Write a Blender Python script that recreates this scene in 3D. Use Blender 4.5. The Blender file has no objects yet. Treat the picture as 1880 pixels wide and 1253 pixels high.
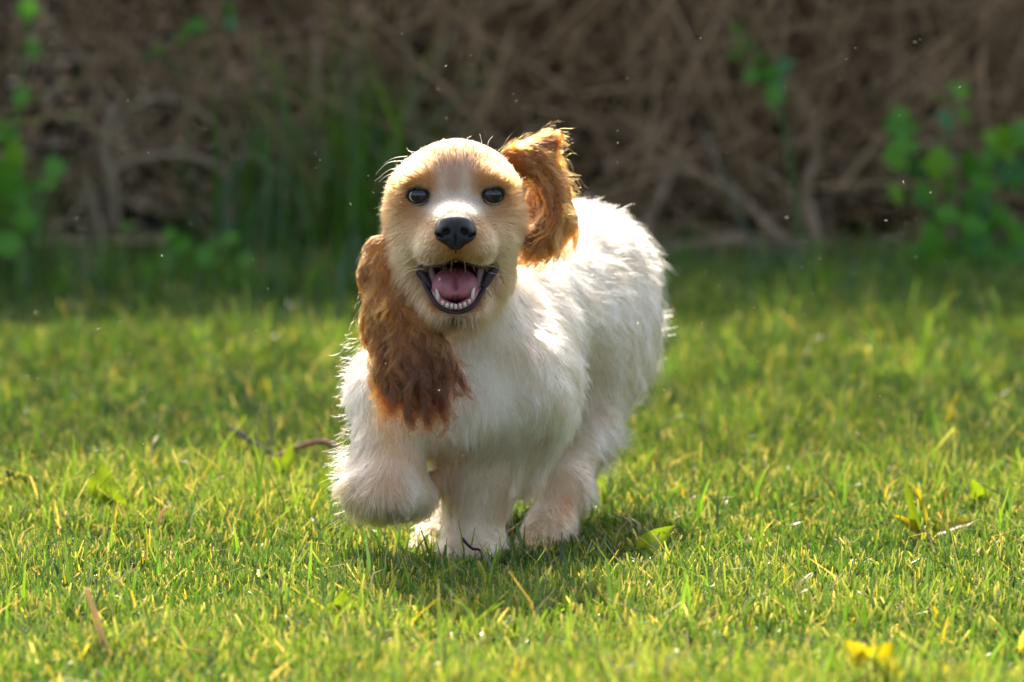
import bpy, math, random
import numpy as np
from mathutils import Vector, kdtree

random.seed(7)
rng = np.random.default_rng(11)
scene = bpy.context.scene
col = scene.collection

# ------------------------------------------------------------------ camera
F = 200.0 / 36.0 * 1880.0                       # focal length in photo pixels
CAM = Vector((0.0, -4.35, 0.596))
PITCH = math.atan((626.5 + 396.0) / F)
cam = bpy.data.objects.new('camera', bpy.data.cameras.new('camera'))
col.objects.link(cam)
cam.location = CAM
cam.rotation_euler = (math.pi / 2 - PITCH, 0, 0)
cam.data.lens = 200.0
cam.data.sensor_width = 36.0
cam.data.clip_start = 0.05
cam.data.clip_end = 500
cam.data.dof.use_dof = True
cam.data.dof.focus_distance = 4.25
cam.data.dof.aperture_fstop = 7.0
scene.camera = cam

# ------------------------------------------------------------------ sky, sun, exposure
SUN_ELEV = math.radians(44.0)
SUN_AZ = math.radians(-5.0)                    # from straight behind the dog, a little to the left
world = bpy.data.worlds.new('World')
scene.world = world
world.use_nodes = True
wn = world.node_tree.nodes
sky = wn.new('ShaderNodeTexSky')
sky.sky_type = 'NISHITA'
sky.sun_disc = False
sky.sun_elevation = SUN_ELEV
sky.sun_rotation = SUN_AZ
sky.air_density = 0.9
sky.dust_density = 4.0
sky.ozone_density = 0.3
bg = wn['Background']
bg.inputs['Strength'].default_value = 0.15
world.node_tree.links.new(sky.outputs['Color'], bg.inputs['Color'])
sun = bpy.data.objects.new('sun', bpy.data.lights.new('sun', 'SUN'))
col.objects.link(sun)
sun.data.energy = 3.3
sun.data.angle = math.radians(0.53)
sun.data.color = (1.0, 0.94, 0.84)
sd = Vector((math.sin(SUN_AZ) * math.cos(SUN_ELEV), math.cos(SUN_AZ) * math.cos(SUN_ELEV), math.sin(SUN_ELEV)))
sun.rotation_euler = sd.to_track_quat('Z', 'Y').to_euler()
sun.location = sd * 30
vs = scene.view_settings
vs.view_transform = 'Standard'
vs.look = 'None'
vs.gamma = 1.0
vs.exposure = 1.65
vs.use_curve_mapping = False
vs.use_white_balance = True                     # camera set for open shade
vs.white_balance_temperature = 6900
scene.render.engine = 'CYCLES'
scene.cycles.use_denoising = True
scene.cycles.max_bounces = 14
scene.cycles.transparent_max_bounces = 16
scene.cycles.transmission_bounces = 10
scene.cycles.diffuse_bounces = 5
scene.cycles_curves.shape = 'RIBBONS'

# ------------------------------------------------------------------ helpers
RIGHT = np.array([1.0, 0, 0])
FWD = np.array([0, math.cos(PITCH), -math.sin(PITCH)])
UP = np.array([0, math.sin(PITCH), math.cos(PITCH)])
CAMN = np.array(CAM)

def P(u, v, Y):
    """photo pixel + depth plane y=Y -> world point"""
    d = RIGHT * (u - 940.0) / F - UP * (v - 626.5) / F + FWD
    return CAMN + d * ((Y - CAMN[1]) / d[1])

def G(u, v):
    """photo pixel -> point on the ground"""
    d = RIGHT * (u - 940.0) / F - UP * (v - 626.5) / F + FWD
    return CAMN + d * (-CAMN[2] / d[2])

def proj(p):
    q = p - CAMN
    z = q @ FWD
    return 940.0 + (q @ RIGHT) / z * F, 626.5 - (q @ UP) / z * F

def pxm(Y):
    return F / (Y - CAMN[1])

def tag(o, label=None, cat=None, group=None, kind=None):
    if label: o['label'] = label
    if cat: o['category'] = cat
    if group: o['group'] = group
    if kind: o['kind'] = kind
    return o

def empty(name, loc, parent=None):
    o = bpy.data.objects.new(name, None)
    o.empty_display_size = 0.02
    col.objects.link(o)
    o.location = loc
    o.parent = parent
    return o

def link(name, me, mat, parent=None):
    o = bpy.data.objects.new(name, me)
    if mat is not None and len(me.materials) == 0:
        me.materials.append(mat)
    col.objects.link(o)
    if parent is not None:
        o.parent = parent
        o.matrix_parent_inverse = parent_inverse(parent)
    return o

def parent_inverse(p):
    from mathutils import Matrix
    m = Matrix.Translation(-Vector(p.location))
    if p.parent is not None:
        return Matrix.Translation(Vector((0, 0, 0))) if p.type != 'EMPTY' else m
    return m

def np_mesh(name, V, loops, starts, totals, smooth=True, colr=None):
    me = bpy.data.meshes.new(name)
    me.vertices.add(len(V))
    me.vertices.foreach_set('co', np.ascontiguousarray(V, dtype=np.float32).ravel())
    me.loops.add(len(loops))
    me.loops.foreach_set('vertex_index', np.ascontiguousarray(loops, dtype=np.int32))
    me.polygons.add(len(starts))
    me.polygons.foreach_set('loop_start', np.ascontiguousarray(starts, dtype=np.int32))
    try:
        me.polygons.foreach_set('loop_total', np.ascontiguousarray(totals, dtype=np.int32))
    except Exception:
        pass
    if smooth:
        me.polygons.foreach_set('use_smooth', np.ones(len(starts), dtype=bool))
    if colr is not None:
        a = me.attributes.new('col', 'FLOAT_COLOR', 'POINT')
        c4 = np.ones((len(V), 4), dtype=np.float32)
        c4[:, :3] = colr
        a.data.foreach_set('color', c4.ravel())
    me.update(calc_edges=True)
    return me

def faces_mesh(name, V, faces, smooth=True, colr=None):
    loops = np.concatenate([np.asarray(f, dtype=np.int32) for f in faces]) if len(faces) else np.zeros(0, np.int32)
    tot = np.array([len(f) for f in faces], dtype=np.int32)
    st = np.concatenate([[0], np.cumsum(tot)[:-1]]) if len(tot) else tot
    return np_mesh(name, np.asarray(V, dtype=np.float32), loops, st, tot, smooth, colr)

def catmull(pts, n):
    pts = [np.asarray(p, dtype=float) for p in pts]
    ext = [2 * pts[0] - pts[1]] + pts + [2 * pts[-1] - pts[-2]]
    out = []
    for i in range(1, len(ext) - 2):
        p0, p1, p2, p3 = ext[i - 1:i + 3]
        for k in range(n):
            t = k / n
            out.append(0.5 * ((2 * p1) + (-p0 + p2) * t + (2 * p0 - 5 * p1 + 4 * p2 - p3) * t * t + (-p0 + 3 * p1 - 3 * p2 + p3) * t ** 3))
    out.append(ext[-2])
    return np.array(out)

class MB:
    def __init__(self):
        self.V = []; self.Fc = []; self.C = []
    def tube(self, pts, radii, sides=6, colr=None, flat=1.0):
        pts = np.asarray(pts, dtype=float)
        n = len(pts)
        tan = np.gradient(pts, axis=0)
        tan /= np.linalg.norm(tan, axis=1)[:, None] + 1e-12
        ref = np.array([0, 1.0, 0]) if abs(tan[0][1]) < 0.9 else np.array([1.0, 0, 0])
        base = len(self.V)
        for i in range(n):
            a = np.cross(tan[i], ref); a /= np.linalg.norm(a) + 1e-12
            b = np.cross(tan[i], a)
            for k in range(sides):
                th = 2 * math.pi * k / sides
                self.V.append(pts[i] + radii[i] * (math.cos(th) * a + flat * math.sin(th) * b))
                if colr is not None: self.C.append(colr)
        for i in range(n - 1):
            for k in range(sides):
                k2 = (k + 1) % sides
                self.Fc.append((base + i * sides + k, base + i * sides + k2, base + (i + 1) * sides + k2, base + (i + 1) * sides + k))
        self.Fc.append(tuple(base + k for k in range(sides))[::-1])
        self.Fc.append(tuple(base + (n - 1) * sides + k for k in range(sides)))
    def build(self, name, mat, parent=None, smooth=True):
        me = faces_mesh(name, self.V, self.Fc, smooth, np.array(self.C) if self.C else None)
        return link(name, me, mat, parent)

# ------------------------------------------------------------------ materials
def new_mat(name):
    m = bpy.data.materials.new(name)
    m.use_nodes = True
    return m, m.node_tree.nodes, m.node_tree.links, m.node_tree.nodes['Principled BSDF']

def plain(name, c, rough=0.6, spec=0.4, noise=None, bump=0.0, nscale=60.0, coat=0.0, sss=0.0):
    m, n, l, b = new_mat(name)
    b.inputs['Base Color'].default_value = (*c, 1)
    b.inputs['Roughness'].default_value = rough
    b.inputs['Specular IOR Level'].default_value = spec
    b.inputs['Coat Weight'].default_value = coat
    b.inputs['Coat Roughness'].default_value = 0.05
    if sss:
        b.inputs['Subsurface Weight'].default_value = sss
        b.inputs['Subsurface Radius'].default_value = (0.004, 0.0015, 0.001)
        b.inputs['Subsurface Scale'].default_value = 1.0
    tc = n.new('ShaderNodeTexCoord')
    if noise is not None:
        t = n.new('ShaderNodeTexNoise'); t.inputs['Scale'].default_value = nscale; t.inputs['Detail'].default_value = 6
        l.new(tc.outputs['Object'], t.inputs['Vector'])
        r = n.new('ShaderNodeValToRGB')
        r.color_ramp.elements[0].position = 0.3; r.color_ramp.elements[0].color = (*c, 1)
        r.color_ramp.elements[1].position = 0.7; r.color_ramp.elements[1].color = (*noise, 1)
        l.new(t.outputs['Fac'], r.inputs['Fac']); l.new(r.outputs['Color'], b.inputs['Base Color'])
    if bump:
        t2 = n.new('ShaderNodeTexNoise'); t2.inputs['Scale'].default_value = nscale * 6; t2.inputs['Detail'].default_value = 3
        l.new(tc.outputs['Object'], t2.inputs['Vector'])
        bp = n.new('ShaderNodeBump'); bp.inputs['Strength'].default_value = bump; bp.inputs['Distance'].default_value = 0.001
        l.new(t2.outputs['Fac'], bp.inputs['Height']); l.new(bp.outputs['Normal'], b.inputs['Normal'])
    return m

def leafy(name, c=None, trans=0.45, tboost=(1.5, 1.35, 0.6), rough=0.45, spec=0.35, vein=False):
    """thin green blade or leaf: reflects on one side, lets light glow through"""
    m, n, l, b = new_mat(name)
    b.inputs['Roughness'].default_value = rough
    b.inputs['Specular IOR Level'].default_value = spec
    if c is None:
        a = n.new('ShaderNodeAttribute'); a.attribute_name = 'col'; src = a.outputs['Color']
    else:
        tc = n.new('ShaderNodeTexCoord')
        t = n.new('ShaderNodeTexNoise'); t.inputs['Scale'].default_value = 45; t.inputs['Detail'].default_value = 5
        l.new(tc.outputs['Object'], t.inputs['Vector'])
        mx = n.new('ShaderNodeMix'); mx.data_type = 'RGBA'
        mx.inputs[6].default_value = (*[x * 0.75 for x in c], 1); mx.inputs[7].default_value = (*[min(1, x * 1.25) for x in c], 1)
        l.new(t.outputs['Fac'], mx.inputs[0]); src = mx.outputs[2]
    l.new(src, b.inputs['Base Color'])
    mul = n.new('ShaderNodeMix'); mul.data_type = 'RGBA'; mul.blend_type = 'MULTIPLY'; mul.clamp_result = False
    mul.inputs[0].default_value = 1.0
    mul.inputs[7].default_value = (*tboost, 1)
    l.new(src, mul.inputs[6])
    tr = n.new('ShaderNodeBsdfTranslucent')
    l.new(mul.outputs[2], tr.inputs['Color'])
    ms = n.new('ShaderNodeMixShader'); ms.inputs[0].default_value = trans
    l.new(b.outputs[0], ms.inputs[1]); l.new(tr.outputs[0], ms.inputs[2])
    l.new(ms.outputs[0], n['Material Output'].inputs['Surface'])
    return m

M_SOIL = plain('soil', (0.035, 0.028, 0.014), 0.95, 0.1, (0.05, 0.055, 0.018), 0.4, 25)
M_GRASS = leafy('grass_blade', None, 0.55, (1.95, 1.85, 0.75), 0.30, 0.6)
M_TWIG = plain('dead_twig', (0.21, 0.120, 0.060), 0.85, 0.12, (0.58, 0.365, 0.205), 0.0, 11)
M_TWIG_SHADE = plain('twig_painted_shade', (0.022, 0.014, 0.010), 0.9, 0.1, (0.055, 0.036, 0.025), 0.0, 14)  # twig brown darkened to paint deep shade into the hedge's gaps
M_BRANCH = plain('branch_bark', (0.32, 0.205, 0.135), 0.85, 0.12, (0.50, 0.345, 0.23), 0.3, 30)
M_DRY = plain('dry_stalk', (0.20, 0.14, 0.08), 0.8, 0.2, (0.30, 0.22, 0.135), 0.0, 40)
M_REED = plain('weathered_reed', (0.15, 0.14, 0.135), 0.85, 0.2, (0.26, 0.245, 0.235), 0.2, 30)
M_POST = plain('weathered_post', (0.12, 0.11, 0.10), 0.85, 0.2, (0.2, 0.18, 0.16), 0.3, 15)
M_LEAF = leafy('shrub_leaf', (0.09, 0.27, 0.02), 0.35)
M_LEAF_BLUE = leafy('shrub_leaf_dull', (0.08, 0.23, 0.08), 0.25)
M_LEAF_BRIGHT = leafy('shrub_leaf_bright', (0.18, 0.38, 0.03), 0.4)
M_STRAW = leafy('straw', (0.62, 0.45, 0.27), 0.5, (1.2, 1.2, 1.0))
M_SHADE_LEAF = leafy('shade_foliage_leaf', (0.05, 0.09, 0.02), 0.2)
M_WEED = leafy('weed_leaf', (0.11, 0.175, 0.02), 0.55, (1.9, 1.7, 0.4))
M_WEED_Y = leafy('yellowing_leaf', (0.28, 0.25, 0.02), 0.5, (1.7, 1.6, 0.4))
M_WEED_O = leafy('orange_leaf', (0.22, 0.13, 0.03), 0.45, (1.4, 1.3, 0.5))
M_STEM = plain('green_stem', (0.10, 0.16, 0.04), 0.6, 0.3)

# ------------------------------------------------------------------ ground
V = [(-150, -60, 0), (150, -60, 0), (150, 240, 0), (-150, 240, 0)]
ground = link('ground', faces_mesh('ground', V, [(0, 1, 2, 3)], False), M_SOIL)
tag(ground, kind='structure')

# ------------------------------------------------------------------ grass
def blades(xy, h, w, lean, az, c, tipc, tipmix, z0=None, twist=0.0, face=None):
    """flat tapered blades: 5 vertices, 3 triangles each"""
    n = len(h)
    root = np.zeros((n, 3)); root[:, :2] = xy
    root[:, 2] = -0.003 if z0 is None else z0
    dirx = np.cos(az); diry = np.sin(az)
    fa = rng.uniform(0, math.pi, n) if face is None else face
    sx = np.cos(fa) * w * 0.5; sy = np.sin(fa) * w * 0.5
    side = np.stack([sx, sy, np.zeros(n)], 1)
    L = np.stack([dirx * lean, diry * lean, np.zeros(n)], 1)
    zv = np.array([0, 0, 1.0])
    mid = root + L * (h * 0.28)[:, None] + zv * (h * 0.55)[:, None]
    hz = h * np.sqrt(np.clip(1 - (lean * 0.75) ** 2, 0.08, 1))
    tip = root + L * h[:, None] + zv * hz[:, None]
    V = np.empty((n, 6, 3))
    V[:, 0] = root - side; V[:, 1] = root + side
    V[:, 2] = mid + side * 0.92; V[:, 3] = mid - side * 0.92
    V[:, 4] = tip + side * 0.3; V[:, 5] = tip - side * 0.3
    C = np.empty((n, 6, 3))
    C[:, :4] = c[:, None, :]
    t = c * (1 - tipmix[:, None]) + tipc * tipmix[:, None]
    C[:, 4] = t; C[:, 5] = t
    idx = np.arange(n)[:, None] * 6
    q = np.concatenate([idx + 0, idx + 1, idx + 2, idx + 3, idx + 3, idx + 2, idx + 4, idx + 5], 1)
    return V.reshape(-1, 3), q.ravel(), C.reshape(-1, 3)

def grass_object(name, parts):
    Vs, Ls, Cs = [], [], []
    off = 0
    for (v, q, c) in parts:
        Vs.append(v); Ls.append(q + off); Cs.append(c); off += len(v)
    V = np.concatenate(Vs); Lp = np.concatenate(Ls); C = np.concatenate(Cs)
    st = np.arange(0, len(Lp), 4); tot = np.full(len(st), 4)
    return link(name, np_mesh(name, V, Lp, st, tot, True, C), M_GRASS)

def vnoise(x, y, s, seed):
    r = np.random.default_rng(seed)
    T = r.random((64, 64))
    fx = x * s; fy = y * s
    ix = np.floor(fx).astype(int); iy = np.floor(fy).astype(int)
    tx = fx - ix; ty = fy - iy
    tx = tx * tx * (3 - 2 * tx); ty = ty * ty * (3 - 2 * ty)
    a = T[ix % 64, iy % 64]; b = T[(ix + 1) % 64, iy % 64]; c = T[ix % 64, (iy + 1) % 64]; d = T[(ix + 1) % 64, (iy + 1) % 64]
    return (a * (1 - tx) + b * tx) * (1 - ty) + (c * (1 - tx) + d * tx) * ty

def lawn_patch(x0, x1, y0, y1, dens, excl=None):
    n = int((x1 - x0) * (y1 - y0) * dens)
    x = rng.uniform(x0, x1, n); y = rng.uniform(y0, y1, n)
    if excl is not None:
        k = ~((x > excl[0]) & (x < excl[1]) & (y > excl[2]) & (y < excl[3])); x = x[k]; y = y[k]
    dn = 0.45 + 0.9 * vnoise(x + 9, y + 9, 22, 5)
    k = rng.random(len(x)) < dn; x = x[k]; y = y[k]; n = len(x)
    big = vnoise(x + 20, y + 20, 4, 1); small = vnoise(x + 20, y + 20, 17, 2)
    far = np.clip((y - 0.55) / 0.9, 0, 1)
    vfar = np.clip((y - 1.95) / 0.5, 0, 1)
    h = (0.009 + 0.015 * small + 0.012 * rng.random(n) ** 2) * (1 + far * 0.35 + vfar * 0.5)
    h *= (0.62 + 0.72 * big) * (1 - 0.40 * np.exp(-((x + 0.0) / 0.11) ** 2 - ((y + 0.02) / 0.12) ** 2))
    tall = rng.random(n) < 0.035
    h[tall] *= rng.uniform(1.3, 2.1, tall.sum())
    wide = rng.random(n)
    w = np.where(wide < 0.72, rng.uniform(0.0011, 0.0020, n), rng.uniform(0.0024, 0.0036, n)) * (1 + 0.5 * far)
    lean = np.abs(rng.normal(0.0, 0.42, n)) + 0.05
    lean = np.clip(lean, 0, 1.15)
    az = rng.uniform(0, 2 * math.pi, n)
    g = rng.random((n, 1))
    cA = np.array([0.028, 0.080, 0.018]); cB = np.array([0.120, 0.185, 0.030]); cC = np.array([0.055, 0.11, 0.05])
    mixv = np.clip(0.05 + 0.75 * big[:, None] + 0.9 * (g - 0.5), 0, 1)
    c = cA * (1 - mixv) + cB * mixv
    bl = (rng.random(n) < 0.16)[:, None]
    c = np.where(bl, cC, c)
    dead = rng.random(n) < 0.06
    c[dead] = np.array([0.36, 0.27, 0.13]) * rng.uniform(0.7, 1.3, (dead.sum(), 1))
    lean[dead] = rng.uniform(0.5, 1.2, dead.sum())
    yel = rng.random(n) < 0.02
    c[yel] = np.array([0.32, 0.26, 0.03])
    c *= rng.uniform(0.7, 1.25, (n, 1)) * (1 + 0.55 * far[:, None])  # random tone; far blades painted brighter to offset the hedge's shade
    tipc = np.tile(np.array([0.42, 0.34, 0.17]), (n, 1))
    tipmix = np.where(rng.random(n) < 0.3, rng.uniform(0.3, 0.9, n), 0.0)
    return blades(np.stack([x, y], 1), h, w, lean, az, c, tipc, tipmix)

lawn_parts = [lawn_patch(-0.56, 0.56, -0.85, 0.62, 115000),
              lawn_patch(-0.85, 0.85, 0.62, 2.45, 48000),
              lawn_patch(-1.7, 1.7, -1.3, 2.5, 16000, (-0.7, 0.7, -0.85, 2.45))]
# longer single blades standing out of the mown lawn
n = 420
x = rng.uniform(-0.55, 0.55, n); y = rng.uniform(-0.75, 0.9, n)
lawn_parts.append(blades(np.stack([x, y], 1), rng.uniform(0.03, 0.052, n), rng.uniform(0.0016, 0.0034, n), np.abs(rng.normal(0.1, 0.35, n)),
                         rng.uniform(0, 6.28, n), np.array([0.07, 0.16, 0.02]) * rng.uniform(0.6, 1.4, (n, 1)), np.tile([0.3, 0.26, 0.12], (n, 1)), np.full(n, 0.3)))
# straw and pale clippings lying on top
n = 520
x = rng.uniform(-0.7, 0.7, n); y = rng.uniform(-0.8, 1.6, n)
lawn_parts.append(blades(np.stack([x, y], 1), rng.uniform(0.01, 0.03, n), rng.uniform(0.0007, 0.0018, n), rng.uniform(1.0, 1.3, n),
                         rng.uniform(0, 6.28, n), np.array([0.36, 0.30, 0.19]) * rng.uniform(0.6, 1.3, (n, 1)), np.tile([0.6, 0.52, 0.36], (n, 1)), np.full(n, 0.5), z0=0.014))
lawn = grass_object('lawn_grass', lawn_parts)
tag(lawn, 'short mown lawn grass in bright backlight in front of the hedge', 'grass', kind='stuff')

# tall rough grass along the foot of the hedge, thickest at the left
def tall_patch(us, Ys, n, hlo, hhi, wlo, whi, dull=0.3):
    u = rng.uniform(us[0], us[1], n); Y = rng.uniform(Ys[0], Ys[1], n)
    x = (u - 940.0) / F * (Y + 4.35)
    h = rng.uniform(hlo, hhi, n)
    c = np.array([0.085, 0.20, 0.022]) * rng.uniform(0.6, 1.5, (n, 1))
    k = rng.random(n) < dull
    c[k] = np.array([0.10, 0.19, 0.09]) * rng.uniform(0.7, 1.4, (k.sum(), 1))
    k = rng.random(n) < 0.13
    c[k] = np.array([0.28, 0.23, 0.13]) * rng.uniform(0.7, 1.2, (k.sum(), 1))
    return blades(np.stack([x, Y], 1), h, rng.uniform(wlo, whi, n), np.abs(rng.normal(0.35, 0.4, n)), rng.uniform(0, 6.28, n), c,
                  np.tile([0.2, 0.24, 0.08], (n, 1)), np.full(n, 0.3))
tp = [tall_patch((1050, 2400), (2.4, 2.75), 900, 0.02, 0.06, 0.003, 0.006, 0.25),
      tall_patch((-500, 780), (2.05, 2.55), 1300, 0.03, 0.09, 0.003, 0.007),
      tall_patch((380, 780), (2.25, 2.6), 190, 0.10, 0.30, 0.004, 0.009, 0.4),
      tall_patch((560, 790), (2.3, 2.75), 110, 0.2, 0.36, 0.004, 0.008, 0.3),
      tall_patch((-120, 70), (2.15, 2.5), 110, 0.08, 0.19, 0.004, 0.008, 0.1),
      tall_patch((-700, -100), (2.1, 2.6), 400, 0.1, 0.4, 0.004, 0.009),
      tall_patch((780, 2600), (2.1, 2.5), 1700, 0.02, 0.05, 0.003, 0.006, 0.25),
      tall_patch((1400, 1760), (2.0, 2.35), 90, 0.04, 0.09, 0.004, 0.008, 0.2)]
tg = grass_object('tall_grass', tp)
tag(tg, 'tall rough grass at the foot of the brown hedge', 'grass', kind='stuff')

# ------------------------------------------------------------------ reed fence behind the hedge
FY = 3.02
fence = empty('reed_fence', (0, FY, 0))
tag(fence, 'grey weathered reed fence half hidden behind the twiggy hedge', 'fence')
mb = MB()
mb.tube([(-2.6, 0, 0), (-0.9, 0, 0.001), (0.9, 0, -0.001), (2.6, 0, 0)], [0.0032, 0.0036, 0.0034, 0.003], 6)
reed_me = faces_mesh('reed', mb.V, mb.Fc, True); reed_me.materials.append(M_REED)
for i in range(64):
    o = bpy.data.objects.new('reed', reed_me); col.objects.link(o); o.parent = fence
    o.location = (rng.uniform(-0.05, 0.05), rng.uniform(-0.0015, 0.0015), -0.004 + i * 0.0071)
    o.rotation_euler = (rng.uniform(0, 6), rng.uniform(-0.0006, 0.0006), 0)
mb = MB()
for i in range(105):
    z = -0.004 + (64 + i) * 0.0071
    mb.tube([(-2.6, FY, z), (2.6, FY, z)], [0.0036, 0.0036], 5)
o = mb.build('reed_panel', M_REED, fence); o['kind'] = 'stuff'
for i in range(5):
    mb = MB(); xx = -2.6 + i * 1.3
    mb.tube([(xx, FY + 0.035, -0.05), (xx, FY + 0.035, 0.7), (xx + 0.004, FY + 0.035, 1.26)], [0.03, 0.029, 0.028], 8)
    mb.build('post', M_POST, fence)

# ------------------------------------------------------------------ hedge of bare brown twigs
hedge = empty('twig_hedge', (0.4, 2.6, 0))
tag(hedge, 'dense brown hedge of bare dead twigs and branches', 'hedge')
mb = MB()
def wander(p, d, L, n, wob, r):
    pts = [np.array(p, float)]; d = np.array(d, float); d /= np.linalg.norm(d)
    for i in range(n):
        d = d + r.normal(0, wob, 3); d /= np.linalg.norm(d)
        pts.append(pts[-1] + d * L / n)
    return np.array(pts)
hr = np.random.default_rng(3)
mbd = MB()
for i in range(11000):
    front = i < 7000
    x = hr.uniform(-2.4, 2.6)
    if x < -0.30 and hr.random() < 0.6: continue
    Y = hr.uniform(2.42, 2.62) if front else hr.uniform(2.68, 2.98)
    z = hr.uniform(0.0, 1.0) ** 1.6 * 0.9
    if front: z = hr.uniform(0.03, 0.6)
    d = np.array([hr.normal(0.05, 0.7), hr.normal(0, 0.2), abs(hr.normal(0.7, 0.5)) + 0.02])
    L = hr.uniform(0.15, 0.55)
    pts = wander((x, Y, z), d, L, 5, 0.09, hr)
    pts[:, 1] = np.clip(pts[:, 1], 2.36, 2.99); pts[:, 2] = np.clip(pts[:, 2], 0.0, 3)
    r0 = (0.0010 + 0.0024 * hr.random() ** 2) if front else hr.uniform(0.002, 0.006)
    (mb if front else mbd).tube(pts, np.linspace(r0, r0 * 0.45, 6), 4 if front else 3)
o = mb.build('fine_twigs', M_TWIG, hedge); o['kind'] = 'stuff'
o = mbd.build('inner_twigs', M_TWIG_SHADE, hedge); o['kind'] = 'stuff'
# upper hedge out of view; foliage added to shade the lawn behind the dog
mb = MB()
for i in range(900):
    x = hr.uniform(-2.5, 2.6); Y = hr.uniform(2.5, 2.98); z = hr.uniform(0.6, 1.6)
    pts = wander((x, Y, z), (hr.normal(0, .4), hr.normal(0, .2), 1), hr.uniform(0.3, 0.55), 4, 0.12, hr)
    pts[:, 1] = np.clip(pts[:, 1], 2.4, 2.99)
    mb.tube(pts, np.linspace(0.004, 0.0015, 5), 3)
o = mb.build('upper_twigs', M_TWIG, hedge); o['kind'] = 'stuff'
n = 21000
c = np.stack([hr.uniform(-2.6, 2.7, n), 2.78 + hr.normal(0, 0.11, n), 0.85 + 1.4 * hr.random(n) ** 0.8], 1)
top = 2.16 + 0.14 * (vnoise(c[:, 0] + 5, c[:, 1], 3.0, 8) - 0.5)
c[:, 2] = np.minimum(c[:, 2], top - 0.1 * hr.random(n) ** 2)
c[:, 1] = np.clip(c[:, 1], 2.5, 3.0)
a = hr.normal(size=(n, 3)); a /= np.linalg.norm(a, axis=1)[:, None]
b = np.cross(a, hr.normal(size=(n, 3))); b /= np.linalg.norm(b, axis=1)[:, None]
s = hr.uniform(0.014, 0.028, (n, 1))
Vq = np.stack([c - a * s, c + b * s * 0.5, c + a * s, c - b * s * 0.5], 1).reshape(-1, 3)
o = link('shade_foliage', np_mesh('shade_foliage', Vq, np.arange(4 * n), np.arange(0, 4 * n, 4), np.full(n, 4), True), M_SHADE_LEAF, hedge); o['kind'] = 'stuff'

def branch(pix, Y, r_px, name='branch', mat=M_BRANCH, parent=hedge, wob=0.0):
    """a branch traced through photo pixels on depth Y (a number or one per point)"""
    Ys = Y if isinstance(Y, (list, tuple)) else [Y] * len(pix)
    pts = catmull([P(u, v, yy) for (u, v), yy in zip(pix, Ys)], 5)
    pts[:, 2] = np.maximum(pts[:, 2], -0.02)
    r0, r1 = r_px
    rr = np.linspace(r0, r1, len(pts)) / pxm(Ys[0])
    m = MB(); m.tube(pts, rr, 7)
    return m.build(name, mat, parent)

BR = [([(1190, 470), (1330, 440), (1400, 455), (1490, 470), (1620, 455), (1720, 480)], 2.50, (13, 8)),
      ([(1490, 540), (1500, 440), (1480, 350), (1500, 270), (1450, 150)], 2.50, (14, 7)),
      ([(1200, 300), (1330, 340), (1440, 440), (1560, 500)], 2.48, (10, 8)),
      ([(1180, 430), (1215, 350), (1250, 280)], 2.46, (13, 8)),
      ([(1640, 560), (1690, 430), (1700, 330)], 2.55, (9, 6)),
      ([(1340, 0), (1370, 160), (1440, 210), (1500, 250)], 2.6, (9, 9)),
      ([(1600, 330), (1700, 240), (1800, 180), (1900, 150)], 2.6, (12, 9)),
      ([(1690, 0), (1640, 110), (1660, 220), (1720, 320)], 2.7, (12, 9)),
      ([(1180, 0), (1230, 120), (1260, 230), (1340, 340)], 2.75, (10, 10)),
      ([(1100, 60), (1170, 200), (1260, 330), (1330, 450)], 2.7, (9, 7)),
      ([(1550, 20), (1560, 160), (1600, 280), (1590, 400)], 2.75, (11, 8)),
      ([(1800, 0), (1770, 140), (1810, 260)], 2.8, (10, 8)),
      ([(1420, 400), (1560, 350), (1640, 300), (1700, 330)], 2.65, (8, 6)),
      ([(1200, 500), (1320, 460), (1460, 420), (1540, 340)], 2.6, (9, 6)),
      ([(1560, 500), (1520, 430), (1540, 330), (1580, 240), (1570, 120)], 2.62, (10, 7)),
      ([(850, 0), (880, 90), (930, 180), (1000, 260)], 2.65, (9, 8)),
      ([(780, 40), (820, 150), (800, 240)], 2.7, (8, 7)),
      ([(960, 0), (1000, 120), (1060, 230), (1160, 330)], 2.7, (9, 8)),
      ([(1060, 0), (1090, 150), (1150, 300)], 2.75, (8, 8)),
      ([(180, 60), (330, 140), (400, 210), (430, 300)], 2.6, (8, 6)),
      ([(120, 180), (260, 90), (420, 60)], 2.7, (7, 5)),
      ([(370, 0), (400, 110), (460, 180), (560, 220)], 2.7, (8, 6)),
      ([(480, 20), (500, 160), (440, 300)], 2.75, (7, 6)),
      ([(640, 0), (600, 120), (640, 230)], 2.8, (8, 7)),
      ([(700, 0), (720, 100), (690, 220)], 2.75, (7, 6)),
      ([(1440, 510), (1540, 470), (1600, 530)], 2.44, (9, 7))]
for b_ in BR: branch(*b_)
br = np.random.default_rng(21)
for i in range(60):
    u = br.uniform(760, 1900) if br.random() < 0.78 else br.uniform(0, 760)
    v = br.uniform(150, 560); Y = br.uniform(2.5, 2.95)
    k = br.normal(0.15, 0.55)
    pix = [(u, v)]
    for j in range(3):
        pix.append((pix[-1][0] + k * 110 + br.normal(0, 30), pix[-1][1] - 110 + br.normal(0, 30)))
    branch(pix, Y, (br.uniform(4, 8), br.uniform(2.5, 5)))

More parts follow.
